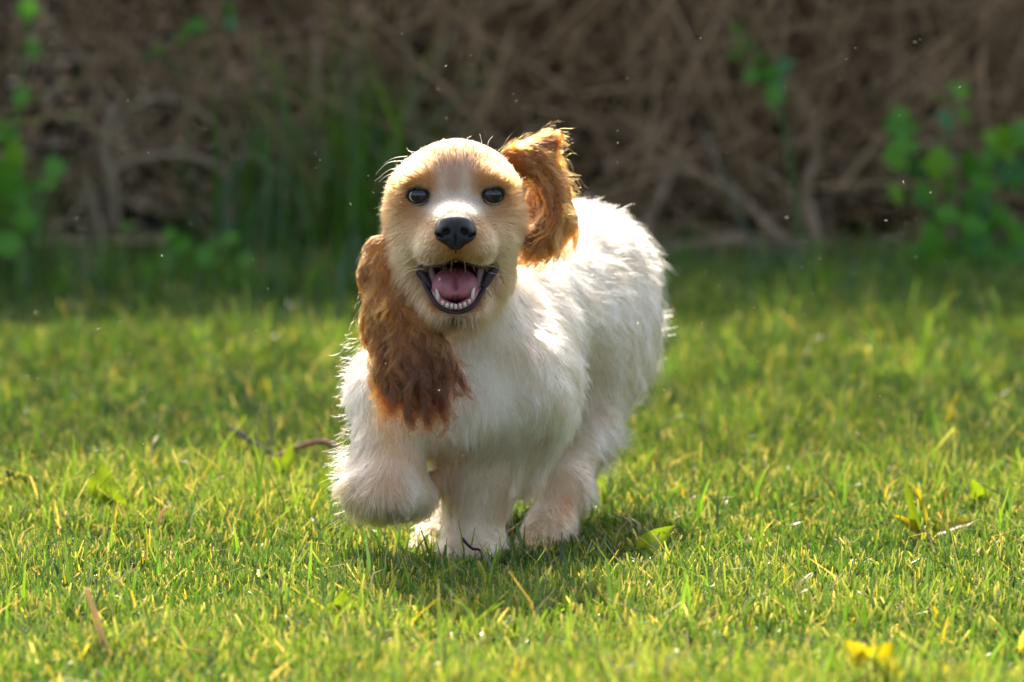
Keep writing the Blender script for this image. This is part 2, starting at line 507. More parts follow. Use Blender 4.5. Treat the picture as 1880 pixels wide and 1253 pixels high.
# dry stalks and single stems that stand out in front of the hedge
def stalk(pix, Y, r_px, label, name='dry_stalk', mat=M_DRY, cat='stalk', group=None):
    o = branch(pix, Y, r_px, name, mat, None)
    tag(o, label, cat, group)
    return o
stalk([(215, 430), (205, 330), (190, 270), (212, 190)], 2.35, (11, 8), 'pale dry upright stalk at left, thickest of the dry stalks', group='dry stalks before the hedge')
stalk([(190, 320), (250, 295), (320, 285), (400, 305), (420, 350), (425, 520)], [2.4] * 6, (9, 8), 'dry stalk bent over in a low grey-green arch at left', group='dry stalks before the hedge')
stalk([(190, 500), (215, 250), (270, 185), (340, 190), (400, 240), (425, 330)], [2.45] * 6, (7, 6), 'thin dry stalk bent in a high round arch at left', group='dry stalks before the hedge')
stalk([(200, 520), (185, 430), (160, 335)], 2.3, (9, 7), 'short broken dry stalk leaning left below the arches', group='dry stalks before the hedge')
stalk([(95, 430), (140, 390), (170, 350)], 2.32, (8, 6), 'short dry stick slanting up to the right at far left', group='dry stalks before the hedge')
stalk([(560, 560), (590, 330), (585, 210), (580, 80)], 2.4, (7, 5), 'tall pale dry stem among the green blades left of the puppy', group='dry stalks before the hedge')
stalk([(640, 545), (690, 340), (670, 240), (600, 190)], 2.45, (7, 5), 'dry curved stem just left of the puppy head', group='dry stalks before the hedge')
stalk([(1408, 560), (1392, 480), (1345, 370), (1292, 240)], 2.3, (6, 4), 'grey-green thin stem leaning left in front of the right hedge', 'leaning_stem', plain('stem_greygreen', (0.12, 0.12, 0.07), .8, .2, (0.18, 0.16, 0.10), 0, 20), 'stem')

# ------------------------------------------------------------------ leaves
def leaf_mesh(name, L, W, lobes=0, cup=0.15, bend=0.15, nseg=9, point=0.6, seed=0, wave=0.0):
    """leaf from base (0,0,0) along +Y, up +Z; midrib fold and curl"""
    r = np.random.default_rng(seed)
    V = []; Fc = []
    for i in range(nseg + 1):
        t = i / nseg
        prof = math.sin(math.pi * min(1, t ** point)) ** 0.8 if 0 < t < 1 else 0.02
        if lobes: prof *= 1 + 0.28 * math.cos(t * math.pi * 2 * lobes)
        w = W * 0.5 * max(prof, 0.03)
        for k in (-1, -0.5, 0, 0.5, 1):
            V.append((k * w, L * t - 0.12 * L * (k * k) * (0.5 - t), cup * abs(k) * w - bend * L * t * t + wave * W * math.sin(t * 14 + k * 2) * abs(k) + 0.0004 * r.normal()))
    for i in range(nseg):
        for k in range(4):
            a = i * 5 + k
            Fc.append((a, a + 1, a + 6, a + 5))
    return faces_mesh(name, V, Fc, True)

def add_leaf(me, mat, base, direction, roll, scale, parent, name='leaf', face=(0, -0.75, 0.65)):
    from mathutils import Matrix
    o = bpy.data.objects.new(name, me)
    col.objects.link(o)
    y = Vector(direction).normalized()
    nrm = Vector(face) + Vector((roll * 0.8, 0, 0))
    x = y.cross(nrm).normalized()
    z = x.cross(y)
    o.rotation_mode = 'QUATERNION'
    o.rotation_quaternion = Matrix((x, y, z)).transposed().to_quaternion()
    o.scale = (scale,) * 3
    if parent is not None:
        o.parent = parent
        o.location = Vector(base) - Vector(parent.location)
    else:
        o.location = base
    return o

LEAFM = {}
for key, mt in (('g', M_LEAF), ('b', M_LEAF_BLUE), ('y', M_LEAF_BRIGHT)):
    me = leaf_mesh('leaf', 1.0, 0.92, 2, 0.25, 0.18, 10, 0.75, 4); me.materials.append(mt); LEAFM[key] = me

def shrub(name, label, base, Y, leaves, stems, group=None):
    root = empty(name, base)
    tag(root, label, 'plant', group)
    for pix in stems:
        pts = catmull([P(u, v, Y) for u, v in pix], 5)
        m = MB(); m.tube(pts, np.linspace(0.0035, 0.0015, len(pts)), 6); m.build('stem', M_STEM, root)
    r = np.random.default_rng(int(abs(base[0]) * 1000) + 5)
    for (u, v, s, k) in leaves:
        yy = Y + r.uniform(-0.07, 0.05)
        sz = s / pxm(yy)
        ang = r.uniform(0, 6.28)
        d = Vector((math.cos(ang), r.uniform(-0.5, 0.1), math.sin(ang) * 0.6 - 0.25)).normalized()
        c = Vector(P(u, v, yy)) - d * sz * 0.5
        # leaf face turned up and towards the open side
        o = add_leaf(LEAFM[k], None, c, d, r.uniform(-1, 1), sz, root, face=(0, -r.uniform(0.3, 0.9), r.uniform(0.2, 0.9)))
    return root

sl = [(1833, 267, 75, 'y'), (1690, 305, 82, 'b'), (1862, 322, 70, 'b'), (1788, 372, 62, 'g'), (1709, 440, 62, 'g'), (1793, 455, 68, 'g'),
      (1753, 488, 62, 'g'), (1719, 520, 66, 'y'), (1738, 225, 46, 'b'), (1842, 520, 60, 'b'), (1775, 300, 52, 'g'), (1740, 400, 55, 'g'),
      (1830, 400, 55, 'g'), (1870, 430, 60, 'g'), (1810, 340, 52, 'g'), (1690, 360, 40, 'g'), (1770, 215, 40, 'g'), (1650, 210, 34, 'g'),
      (1760, 165, 40, 'y'), (1720, 180, 32, 'g'), (1600, 525, 50, 'g'), (1640, 545, 46, 'g'), (1870, 250, 48, 'g'), (1850, 480, 60, 'g'),
      (1770, 540, 52, 'b'), (1800, 500, 50, 'g'), (1905, 300, 60, 'g'), (1930, 400, 66, 'y'), (1900, 500, 60, 'g'), (1745, 340, 44, 'g'),
      (1690, 480, 48, 'g'), (1815, 290, 40, 'g'), (1960, 330, 60, 'g')]
sr = np.random.default_rng(9)
sl += [(sr.uniform(1640, 1900), sr.uniform(230, 560), sr.uniform(40, 66), 'ggyb'[sr.integers(4)]) for _ in range(34)]
shrub('leafy_shrub', 'green leafy shrub with broad rounded leaves at the right end of the hedge', (P(1770, 560, 2.28)[0], 2.28, 0), 2.28, sl,
      [[(1770, 575), (1760, 480), (1740, 330), (1740, 210), (1760, 150)], [(1775, 575), (1800, 450), (1830, 330), (1840, 250)], [(1780, 575), (1860, 480), (1900, 380), (1940, 320)], [(1765, 575), (1720, 500), (1700, 400), (1690, 300)]])
shrub('leafy_sprig', 'small green leafy sprig growing up through the brown twigs upper right', (P(1430, 470, 2.42)[0], 2.42, 0), 2.42,
      [(1350, 55, 34, 'g'), (1365, 80, 40, 'g'), (1395, 110, 40, 'g'), (1410, 135, 44, 'g'), (1430, 150, 40, 'b'), (1420, 175, 46, 'g'), (1440, 120, 36, 'b'), (1380, 140, 30, 'g'), (1350, 100, 28, 'g')],
      [[(1470, 575), (1465, 400), (1430, 190), (1395, 110), (1350, 50)]])
shrub('leafy_sprig', 'thin green leafy shoot high in the hedge at left of centre', (P(340, 560, 2.5)[0], 2.5, 0), 2.5,
      [(345, 55, 30, 'g'), (330, 70, 30, 'g'), (365, 45, 32, 'g'), (290, 90, 28, 'g'), (420, 20, 30, 'g'), (270, 105, 26, 'b'), (380, 80, 30, 'g'), (425, 45, 26, 'b')],
      [[(355, 580), (340, 300), (345, 160), (350, 40)], [(345, 160), (290, 100), (265, 100)], [(348, 120), (400, 60), (430, 15)]])
shrub('leafy_plant', 'low green leafy clump at the far left edge', (P(10, 560, 2.2)[0], 2.2, 0), 2.2,
      [(15, 250, 60, 'g'), (30, 290, 66, 'y'), (5, 330, 70, 'g'), (35, 350, 62, 'g'), (15, 390, 66, 'g'), (45, 400, 50, 'g'), (100, 310, 44, 'g'), (85, 340, 40, 'g'), (-30, 320, 60, 'g'), (-40, 400, 66, 'y'), (-20, 250, 50, 'g'), (10, 450, 60, 'g'), (50, 20, 44, 'g'), (60, 90, 40, 'g'), (40, 180, 44, 'g')],
      [[(15, 585), (20, 400), (25, 250), (55, 20)], [(20, 585), (60, 400), (100, 310)], [(5, 585), (-20, 400), (-35, 310)]])
shrub('leafy_plant', 'low green leafy clump behind the lawn left of centre', (P(340, 560, 2.2)[0], 2.2, 0), 2.2,
      [(330, 450, 42, 'g'), (380, 470, 46, 'g'), (300, 480, 46, 'g'), (420, 440, 39, 'g'), (350, 500, 49, 'g'), (270, 500, 37, 'g'), (400, 510, 42, 'g'), (450, 480, 39, 'g'), (230, 420, 28, 'g'), (430, 520, 42, 'g'), (310, 430, 30, 'g')],
      [[(340, 585), (335, 500), (330, 450)], [(345, 585), (390, 500), (420, 440)], [(335, 585), (300, 510), (275, 490)]])

# ------------------------------------------------------------------ weeds, leaves and twigs in the lawn
def weed(name, label, u, v, spec, cat='weed'):
    """v = photo row of the root on the ground; spec: (du, dv, length_px, width_px, mat, tilt) per leaf"""
    b = G(u, v)
    root = empty(name, b); tag(root, label, cat)
    for i, (du, dv, Lp, Wp, mat, roll) in enumerate(spec):
        s = 0.86 / pxm(b[1])
        me = leaf_mesh('leaf', Lp * s, Wp * s, 0, 0.35, 0.12, 9, 0.7, i + int(u), 0.10)
        me.materials.append(mat)
        d = Vector((du, -0.25 + 0.3 * (((i * 37 + int(u)) % 5) - 2), dv))
        add_leaf(me, None, Vector(b) + Vector((du * 0.004 * i, 0, 0.012)), d, roll, 1.0, root)
    return root
weed('broad_leaf', 'single lime-green toothed leaf standing right of the puppy hind foot', 1172, 1040, [(0.75, 0.55, 92, 46, M_WEED, 0.9), (0.2, 0.5, 45, 26, M_WEED, -0.4)], 'leaf')
weed('broad_leaf', 'wide round backlit yellow-green leaf standing up at left', 188, 960, [(-0.02, 1, 92, 70, M_WEED, 0.1), (0.6, 0.45, 90, 50, M_WEED, 0.9)], 'leaf')
weed('broad_leaf', 'two narrow upright lime leaves left of the raised paw', 515, 915, [(-0.1, 1, 78, 34, M_WEED, 0.2), (0.25, 1, 100, 34, M_WEED, -0.3), (-0.55, 0.5, 40, 24, M_WEED, 0.3)], 'leaf')
weed('broad_leaf', 'small lime leaf close against the pale fur of the raised leg', 598, 945, [(0, 1, 66, 30, M_WEED, 0.1)], 'leaf')
weed('yellowing_weed', 'yellow and orange withering weed with twisted leaves at right', 1700, 1010, [(-0.12, 1, 145, 30, M_WEED_Y, 1.6), (-0.9, 0.75, 70, 32, M_WEED_Y, 0.6), (0.7, 0.25, 120, 30, M_WEED_Y, -0.5), (0.35, 0.9, 120, 18, M_WEED_O, 1.4), (-0.3, 0.9, 130, 24, M_WEED, -1.4), (0.2, 0.7, 70, 34, M_WEED, 0.8)])
weed('broad_leaf', 'small yellow-green leaf in the sunlit grass at far right', 1785, 950, [(0.05, 1, 66, 52, M_WEED, 0.2), (0.8, 0.5, 46, 30, M_WEED, 0.2)], 'leaf')
weed('broad_leaf', 'large blurred yellow leaf at the bottom right edge', 1605, 1290, [(0.3, 1, 120, 120, M_WEED_Y, 0.1), (-0.5, 0.9, 110, 100, M_WEED_Y, -0.2)], 'leaf')
weed('clover', 'low patch of lime leaves in the near lawn left of centre', 625, 1170, [(-0.5, 0.8, 60, 40, M_WEED, 0.3), (0.1, 1, 66, 46, M_WEED, -0.2), (0.7, 0.7, 60, 40, M_WEED, 0.4), (0.9, 0.3, 50, 36, M_WEED, 0.2), (-0.9, 0.4, 52, 36, M_WEED, 0.1)])
weed('yellow_leaf', 'small yellow leaf in the near lawn at lower right', 1715, 1170, [(0.0, 1, 44, 24, M_WEED_Y, 0.4)], 'leaf')
weed('broad_leaf', 'short lime leaf behind the puppy at right', 1095, 935, [(0.3, 1, 60, 34, M_WEED, 0.3), (-0.3, 0.8, 44, 26, M_WEED, -0.2)], 'leaf')
# feathery yarrow frond at the left
b = G(110, 935); fr = empty('feathery_frond', b); tag(fr, 'feathery pale green frond lying low at the far left', 'weed')
spine = catmull([P(u, v, b[1]) for u, v in [(112, 925), (80, 900), (45, 885), (14, 872)]], 6)
m = MB(); m.tube(spine, np.linspace(0.0012, 0.0005, len(spine)), 5); m.build('stem', M_WEED, fr)
m = MB()
for i in range(len(spine)):
    for k in range(5):
        d = np.array([rng.normal(0.1, .5), rng.normal(0, .5), rng.normal(0.2, .7)]); d /= np.linalg.norm(d)
        m.tube([spine[i], spine[i] + d * 0.007, spine[i] + d * 0.012], [0.0007, 0.0005, 0.0002], 3)
m.build('leaflets', M_WEED, fr)
# twigs lying in the grass
def lying(name, label, pix, Y, r, mat, cat):
    pts = catmull([P(u, v, Y) for u, v in pix], 5)
    m = MB(); m.tube(pts, np.linspace(r[0], r[1], len(pts)) / pxm(Y), 7)
    return tag(m.build(name, mat), label, cat)
M_GREYTWIG = plain('grey_twig', (0.15, 0.125, 0.10), .85, .2, (0.23, 0.19, 0.16), .2, 40)
M_REDTWIG = plain('red_twig', (0.20, 0.09, 0.05), .7, .3, (0.27, 0.13, 0.08), .2, 40)
yt = G(480, 870)[1]
lying('twig', 'grey dead twig lying in the grass left of the puppy', [(420, 785), (455, 805), (490, 828), (540, 850)], yt, (5, 4), M_GREYTWIG, 'twig')
lying('upright_twig', 'short grey twig standing up beside the lying grey twig', [(495, 860), (498, 800), (490, 745)], yt + 0.01, (3.5, 2), M_GREYTWIG, 'twig')
lying('red_stem', 'reddish-brown arched stem touching the raised leg at left', [(490, 850), (540, 825), (590, 812), (632, 830), (650, 860)], G(560, 880)[1], (6, 5), M_REDTWIG, 'stem')
lying('dark_twig', 'thin dark curved twig in the grass before the standing paw', [(848, 988), (858, 1000), (868, 1008), (882, 1012), (890, 1040)], -0.075, (3, 2.4), plain('dark_twig', (0.02, 0.014, 0.012), .6, .3), 'twig')
lying('straw_stalk', 'out-of-focus tan dry blade standing in the near left lawn', [(205, 1230), (190, 1180), (172, 1120), (158, 1080)], G(200, 1225)[1], (8, 4), M_STRAW, 'dry blade')
lying('straw_stalk', 'short curled tan dry blade above the blurred one at left', [(232, 1110), (226, 1085), (215, 1062)], G(232, 1108)[1], (7, 3), M_STRAW, 'dry blade')
lying('straw_stalk', 'thin brown dry blade leaning right in the sunlit left lawn', [(272, 1010), (288, 970), (298, 940), (312, 930)], G(272, 1005)[1], (4, 2), M_STRAW, 'dry blade')
lying('bent_blade', 'pale green bent grass stem lying across the shaded grass before the puppy', [(677, 1031), (730, 1054), (790, 1058), (826, 1072)], G(740, 1080)[1], (3, 2), M_STEM, 'blade')
#DOG
# ------------------------------------------------------------------ puppy: one sculpted surface
class Sculpt:
    """smooth union / subtraction of ellipsoids and tapered capsules on a grid"""
    def __init__(self):
        self.pr = []
    def ell(self, c, r, g='body', k=0.012, rot=None, op='+'):
        self.pr.append(('e', np.array(c, float), np.array(r, float), g, k, rot, op))
    def cone(self, a, b, ra, rb, g='body', k=0.012, flat=1.0, op='+'):
        self.pr.append(('c', np.array(a, float), np.array(b, float), (ra, rb, flat), g, k, op))
    @staticmethod
    def dist(p, X):
        if p[0] == 'e':
            q = X - p[1]
            if p[5] is not None: q = q @ p[5]
            r = p[2].astype(np.float32)
            a = q / r
            k0 = np.sqrt((a * a).sum(-1)); b = a / r
            k1 = np.sqrt((b * b).sum(-1)) + 1e-9
            return k0 * (k0 - 1) / k1
        A, B, (ra, rb, fl) = p[1].astype(np.float32), p[2].astype(np.float32), p[3]
        ab = B - A
        q = X - A
        t = np.clip((q @ ab) / (ab @ ab), 0, 1)
        e = q - t[..., None] * ab
        if fl != 1.0:
            e = e * np.array([1, 1 / fl, 1], dtype=np.float32)
        d = np.sqrt((e * e).sum(-1)) - (ra + (rb - ra) * t)
        return d * (fl if fl < 1 else 1.0)
    @staticmethod
    def info(p):
        return (p[3], p[4], p[6]) if p[0] == 'e' else (p[4], p[5], p[6])
    @staticmethod
    def box(p):
        if p[0] == 'e':
            m = p[2].max() if p[5] is not None else p[2]
            return p[1] - m, p[1] + m
        m = max(p[3][0], p[3][1])
        return np.minimum(p[1], p[2]) - m, np.maximum(p[1], p[2]) + m
    def grid(self, res):
        los, his = zip(*[self.box(p) for p in self.pr if self.info(p)[2] == '+'])
        lo = np.min(los, 0) - 0.008; hi = np.max(his, 0) + 0.008
        n = np.ceil((hi - lo) / res).astype(int) + 1
        D = np.full(n, 0.05, dtype=np.float32)
        ax = [(lo[i] + np.arange(n[i]) * res).astype(np.float32) for i in range(3)]
        for p in self.pr:
            g, k, op = self.info(p)
            bl, bh = self.box(p)
            i0 = np.maximum(((bl - lo - k - 0.012) / res).astype(int), 0)
            i1 = np.minimum(((bh - lo + k + 0.012) / res).astype(int) + 2, n)
            if (i1 <= i0).any(): continue
            s = tuple(slice(a, b) for a, b in zip(i0, i1))
            X = np.stack(np.meshgrid(ax[0][s[0]], ax[1][s[1]], ax[2][s[2]], indexing='ij'), -1)
            d = self.dist(p, X).astype(np.float32)
            o = D[s]
            if op == '+':
                h = np.maximum(k - np.abs(o - d), 0) / k
                D[s] = np.minimum(o, d) - h * h * k * 0.25
            else:
                d = -d
                h = np.maximum(k - np.abs(o - d), 0) / k
                D[s] = np.maximum(o, d) + h * h * k * 0.25
        return D, lo, res
    def gdist(self, X, g):
        best = np.full(len(X), 1.0, dtype=np.float32)
        for p in self.pr:
            gg, k, op = self.info(p)
            if gg == g and op == '+':
                best = np.minimum(best, self.dist(p, X))
        return best

def surface_nets(D, lo, res):
    n = np.array(D.shape)
    ins = D < 0
    c = n - 1
    cnt = np.zeros(c, dtype=np.int8)
    cor = [(i, j, k) for i in (0, 1) for j in (0, 1) for k in (0, 1)]
    for (i, j, k) in cor:
        cnt += ins[i:i + c[0], j:j + c[1], k:k + c[2]]
    act = np.argwhere((cnt > 0) & (cnt < 8))
    idx = np.full(c, -1, dtype=np.int32)
    idx[act[:, 0], act[:, 1], act[:, 2]] = np.arange(len(act))
    vals = np.stack([D[act[:, 0] + i, act[:, 1] + j, act[:, 2] + k] for (i, j, k) in cor], 1)
    S = np.zeros((len(act), 3)); N = np.zeros(len(act))
    for a in range(8):
        for b in range(a + 1, 8):
            ca, cb = np.array(cor[a]), np.array(cor[b])
            if np.abs(ca - cb).sum() != 1: continue
            va, vb = vals[:, a], vals[:, b]
            m = (va < 0) != (vb < 0)
            t = va[m] / (va[m] - vb[m])
            S[m] += ca + t[:, None] * (cb - ca); N[m] += 1
    V = lo + (act + S / N[:, None]) * res
    quads = []
    for axis in range(3):
        o1, o2 = (axis + 1) % 3, (axis + 2) % 3
        sl0 = [slice(None)] * 3; sl1 = [slice(None)] * 3
        sl0[axis] = slice(0, n[axis] - 1); sl1[axis] = slice(1, n[axis])
        a = ins[tuple(sl0)]; b = ins[tuple(sl1)]
        for flip, m in ((False, a & ~b), (True, ~a & b)):
            e = np.argwhere(m)
            ok = (e[:, o1] > 0) & (e[:, o2] > 0) & (e[:, o1] < n[o1] - 1) & (e[:, o2] < n[o2] - 1)
            e = e[ok]
            q = []
            for (d1, d2) in ((-1, -1), (0, -1), (0, 0), (-1, 0)):
                f = e.copy(); f[:, o1] += d1; f[:, o2] += d2
                q.append(idx[f[:, 0], f[:, 1], f[:, 2]])
            q = np.stack(q, 1)
            quads.append(q[:, ::-1] if flip else q)
    Q = np.concatenate(quads)
    return V, Q

def relax(V, Q, it=2, f=0.5):
    e = np.concatenate([Q[:, [0, 1]], Q[:, [1, 2]], Q[:, [2, 3]], Q[:, [3, 0]]])
    for s in range(it):
        A = np.zeros_like(V); N = np.zeros(len(V))
        for i in range(3):
            A[:, i] = np.bincount(e[:, 0], V[e[:, 1], i], len(V)) + np.bincount(e[:, 1], V[e[:, 0], i], len(V))
        N = np.bincount(e[:, 0], minlength=len(V)) + np.bincount(e[:, 1], minlength=len(V))
        V = V + f * (A / N[:, None] - V)
    return V

def sdf_object(name, S, res, mat, parent, colr=None, it=2):
    D, lo, r = S.grid(res)
    V, Q = surface_nets(D, lo, r)
    V = relax(V, Q, it)
    me = np_mesh(name, V, Q.ravel(), np.arange(0, 4 * len(Q), 4), np.full(len(Q), 4), True, colr(V) if colr else None)
    return link(name, me, mat, parent)

def E(S, u, v, Y, ru, rv, ry, g='body', k=0.012, op='+', tilt=0.0):
    s = 1.0 / pxm(Y)
    rot = None
    if tilt:
        ca, sa = math.cos(tilt), math.sin(tilt)
        rot = np.array([[ca, 0, -sa], [0, 1, 0], [sa, 0, ca]], dtype=np.float32)   # in the picture plane
    S.ell(P(u, v, Y), (ru * s, ry, rv * s), g, k, rot, op)

def K(S, a, b, ra, rb, g='body', k=0.012, flat=1.0, op='+'):
    S.cone(P(*a), P(*b), ra / pxm(a[2]), rb / pxm(b[2]), g, k, flat, op)

S = Sculpt()
# trunk
E(S, 868, 690, 0.035, 150, 140, 0.080)
E(S, 850, 755, -0.005, 110, 85, 0.055, k=0.03)
K(S, (905, 600, 0.07), (1035, 545, 0.235), 150, 152, k=0.04)
E(S, 1045, 545, 0.245, 148, 160, 0.085, k=0.04)
E(S, 1115, 560, 0.275, 72, 110, 0.06, k=0.04)
K(S, (850, 520, -0.01), (866, 640, 0.03), 88, 128, 'body', 0.03)
# shoulders
E(S, 712, 705, 0.0, 52, 78, 0.05, k=0.03)
E(S, 985, 700, 0.015, 62, 105, 0.06, k=0.03)
# far hind leg (image left, mostly hidden)
K(S, (930, 640, 0.22), (880, 770, 0.15), 78, 48, 'leg', 0.03)
K(S, (880, 770, 0.15), (850, 860, 0.15), 46, 32, 'leg', 0.015)
K(S, (850, 860, 0.15), (790, 985, 0.075), 30, 26, 'leg', 0.012)
E(S, 777, 1003, 0.055, 30, 19, 0.026, 'leg', 0.01)
# near hind leg (image right)
E(S, 1105, 640, 0.225, 66, 105, 0.07, 'leg', 0.04)
K(S, (1105, 680, 0.21), (1085, 790, 0.165), 58, 42, 'leg', 0.03)
K(S, (1092, 780, 0.18), (1108, 800, 0.185), 36, 24, 'leg', 0.012)
K(S, (1084, 800, 0.175), (1036, 900, 0.10), 40, 38, 'leg', 0.02)
K(S, (1036, 900, 0.10), (1004, 985, 0.055), 40, 40, 'leg', 0.02)
E(S, 980, 1008, 0.035, 40, 20, 0.028, 'leg', 0.014)
for du in (-24, -8, 9, 25):
    E(S, 980 + du, 1016, 0.012, 9, 12, 0.014, 'leg', 0.005)
# standing foreleg
K(S, (905, 770, 0.02), (880, 880, 0.005), 82, 60, 'leg', 0.035)
K(S, (968, 750, 0.05), (955, 865, 0.045), 68, 40, 'leg', 0.03)
K(S, (880, 880, 0.005), (866, 985, -0.002), 58, 50, 'leg', 0.02)
E(S, 862, 1006, -0.018, 54, 24, 0.034, 'leg', 0.015)
for du in (-30, -10, 11, 31):
    E(S, 862 + du, 1018, -0.044, 11, 14, 0.014, 'leg', 0.006)
# raised foreleg: forearm reaches forward, wrist bent, paw folded back under
K(S, (708, 720, 0.0), (714, 810, -0.035), 54, 52, 'leg', 0.03)
K(S, (714, 810, -0.035), (715, 880, -0.058), 50, 58, 'leg', 0.02)
E(S, 716, 912, -0.062, 68, 46, 0.034, 'leg', 0.02)
E(S, 668, 890, -0.035, 30, 40, 0.035, 'leg', 0.02)
K(S, (760, 915, -0.04), (784, 895, -0.015), 34, 22, 'leg', 0.015)
# head
E(S, 834, 388, -0.040, 113, 104, 0.052, 'head', 0.012)
E(S, 838, 328, -0.066, 88, 60, 0.029, 'head', 0.014)
E(S, 750, 368, -0.058, 34, 52, 0.026, 'head', 0.018)
E(S, 916, 366, -0.058, 34, 52, 0.026, 'head', 0.018)
E(S, 838, 318, -0.062, 70, 55, 0.028, 'head', 0.012)
E(S, 806, 334, -0.062, 64, 52, 0.026, 'head', 0.012)
E(S, 870, 334, -0.062, 64, 52, 0.026, 'head', 0.012)
E(S, 772, 448, -0.055, 53, 72, 0.038, 'head', 0.018)
E(S, 896, 446, -0.055, 48, 72, 0.038, 'head', 0.018)
E(S, 834, 515, -0.045, 92, 72, 0.045, 'head', 0.02)
E(S, 784, 521, -0.060, 38, 46, 0.030, 'head', 0.015)
E(S, 886, 519, -0.060, 38, 46, 0.030, 'head', 0.015)
E(S, 770, 325, -0.084, 34, 22, 0.016, 'head', 0.012, tilt=0.4)
E(S, 902, 324, -0.084, 34, 22, 0.016, 'head', 0.012, tilt=-0.4)
E(S, 836, 432, -0.112, 64, 46, 0.040, 'head', 0.014)
E(S, 790, 440, -0.078, 44, 48, 0.026, 'head', 0.016)
E(S, 884, 438, -0.078, 44, 48, 0.026, 'head', 0.016)
E(S, 798, 456, -0.116, 36, 32, 0.030, 'head', 0.010)
E(S, 875, 455, -0.116, 36, 32, 0.030, 'head', 0.010)
E(S, 836, 394, -0.102, 46, 26, 0.040, 'head', 0.014)
E(S, 836, 571, -0.080, 54, 24, 0.042, 'head', 0.012)
E(S, 836, 556, -0.070, 70, 36, 0.040, 'head', 0.012)
# ears, grown into the same surface
K(S, (716, 440, -0.034), (696, 462, -0.044), 14, 22, 'ear_l', 0.006, 0.7)
K(S, (696, 462, -0.044), (692, 505, -0.056), 22, 22, 'ear_l', 0.008, 0.55)
K(S, (692, 505, -0.056), (716, 585, -0.071), 20, 27, 'ear_l', 0.012, 0.42)
K(S, (716, 585, -0.072), (750, 665, -0.080), 32, 46, 'ear_l', 0.014, 0.26)
E(S, 768, 684, -0.082, 60, 46, 0.009, 'ear_l', 0.010, tilt=0.5)
K(S, (728, 565, -0.078), (805, 640, -0.090), 10, 20, 'ear_l', 0.008, 0.45)
for lk in ([(700, 500, -.064), (700, 600, -.079), (692, 690, -.086), (706, 722, -.088)], [(712, 560, -.080), (728, 650, -.090), (722, 728, -.092)], [(735, 590, -.086), (752, 680, -.095), (748, 756, -.094)],
           [(752, 610, -.090), (782, 690, -.097), (776, 752, -.095)], [(765, 600, -.092), (812, 670, -.098), (806, 742, -.094)], [(745, 572, -.088), (805, 628, -.099), (846, 690, -.094)]):
    for a_, c_ in zip(lk[:-1], lk[1:]):
        K(S, a_, c_, 10, 8, 'ear_l', 0.003, 0.7)
for lk in ([(945, 285, -.030), (985, 275, -.018), (1005, 262, -.012)], [(965, 300, -.032), (1000, 345, -.026), (1012, 405, -.030)], [(985, 285, -.026), (1022, 340, -.020), (1040, 392, -.024)], [(1030, 380, -.030), (1015, 430, -.042), (985, 452, -.046)]):
    for a_, c_ in zip(lk[:-1], lk[1:]):
        K(S, a_, c_, 9, 7, 'ear_r', 0.003, 0.8)
K(S, (935, 308, -0.025), (985, 292, -0.012), 26, 24, 'ear_r', 0.014, 0.7)
K(S, (985, 292, -0.012), (1012, 345, -0.008), 24, 22, 'ear_r', 0.010, 0.6)
K(S, (1012, 345, -0.008), (1024, 400, -0.014), 22, 22, 'ear_r', 0.010, 0.6)
K(S, (1024, 400, -0.014), (998, 436, -0.030), 22, 18, 'ear_r', 0.010, 0.6)
K(S, (998, 436, -0.030), (978, 440, -0.030), 18, 15, 'ear_r', 0.010, 0.6)
E(S, 764, 333, -0.090, 26, 9, 0.009, 'head', 0.008, tilt=0.3)
E(S, 908, 332, -0.090, 26, 9, 0.009, 'head', 0.008, tilt=-0.3)
E(S, 990, 385, 0.010, 26, 52, 0.006, 'ear_r', 0.006)
# mouth opening and eye sockets
E(S, 838, 507, -0.120, 66, 27, 0.060, 'cut', 0.006, '-')
E(S, 838, 499, -0.112, 76, 12, 0.040, 'cut', 0.006, '-')
E(S, 836, 535, -0.120, 50, 37, 0.058, 'cut', 0.006, '-')
EYES = [(767, 359, -0.0915), (906, 358, -0.0915)]
ER = 19.5
for (u, v, Y) in EYES:
    E(S, u, v, Y - 0.003, ER * 1.02, ER * 0.92, 0.0085, 'cut', 0.003, '-')

RES = 0.0018
D_, lo_, r_ = S.grid(RES)
BV, BQ = surface_nets(D_, lo_, r_)
BV = relax(BV, BQ, 2)

MC = np.concatenate([[P(838, 507, -0.120)], [P(836, 535, -0.120)]])
def cavity(X):
    s = 1 / pxm(-0.12)
    a = (X - MC[0]) / np.array([70 * s, 0.060, 30 * s]); b = (X - MC[1]) / np.array([54 * s, 0.058, 40 * s])
    return np.minimum((a * a).sum(1), (b * b).sum(1))      # < 1 inside the mouth

GROUPS = ['body', 'leg', 'head', 'ear_l', 'ear_r']
def groups(X):
    Xf = X.astype(np.float32)
    d = np.stack([S.gdist(Xf, g) for g in GROUPS], 1)
    w = np.exp(-np.maximum(d, -0.004) / 0.0020)
    return w / (w.sum(1)[:, None] + 1e-12)

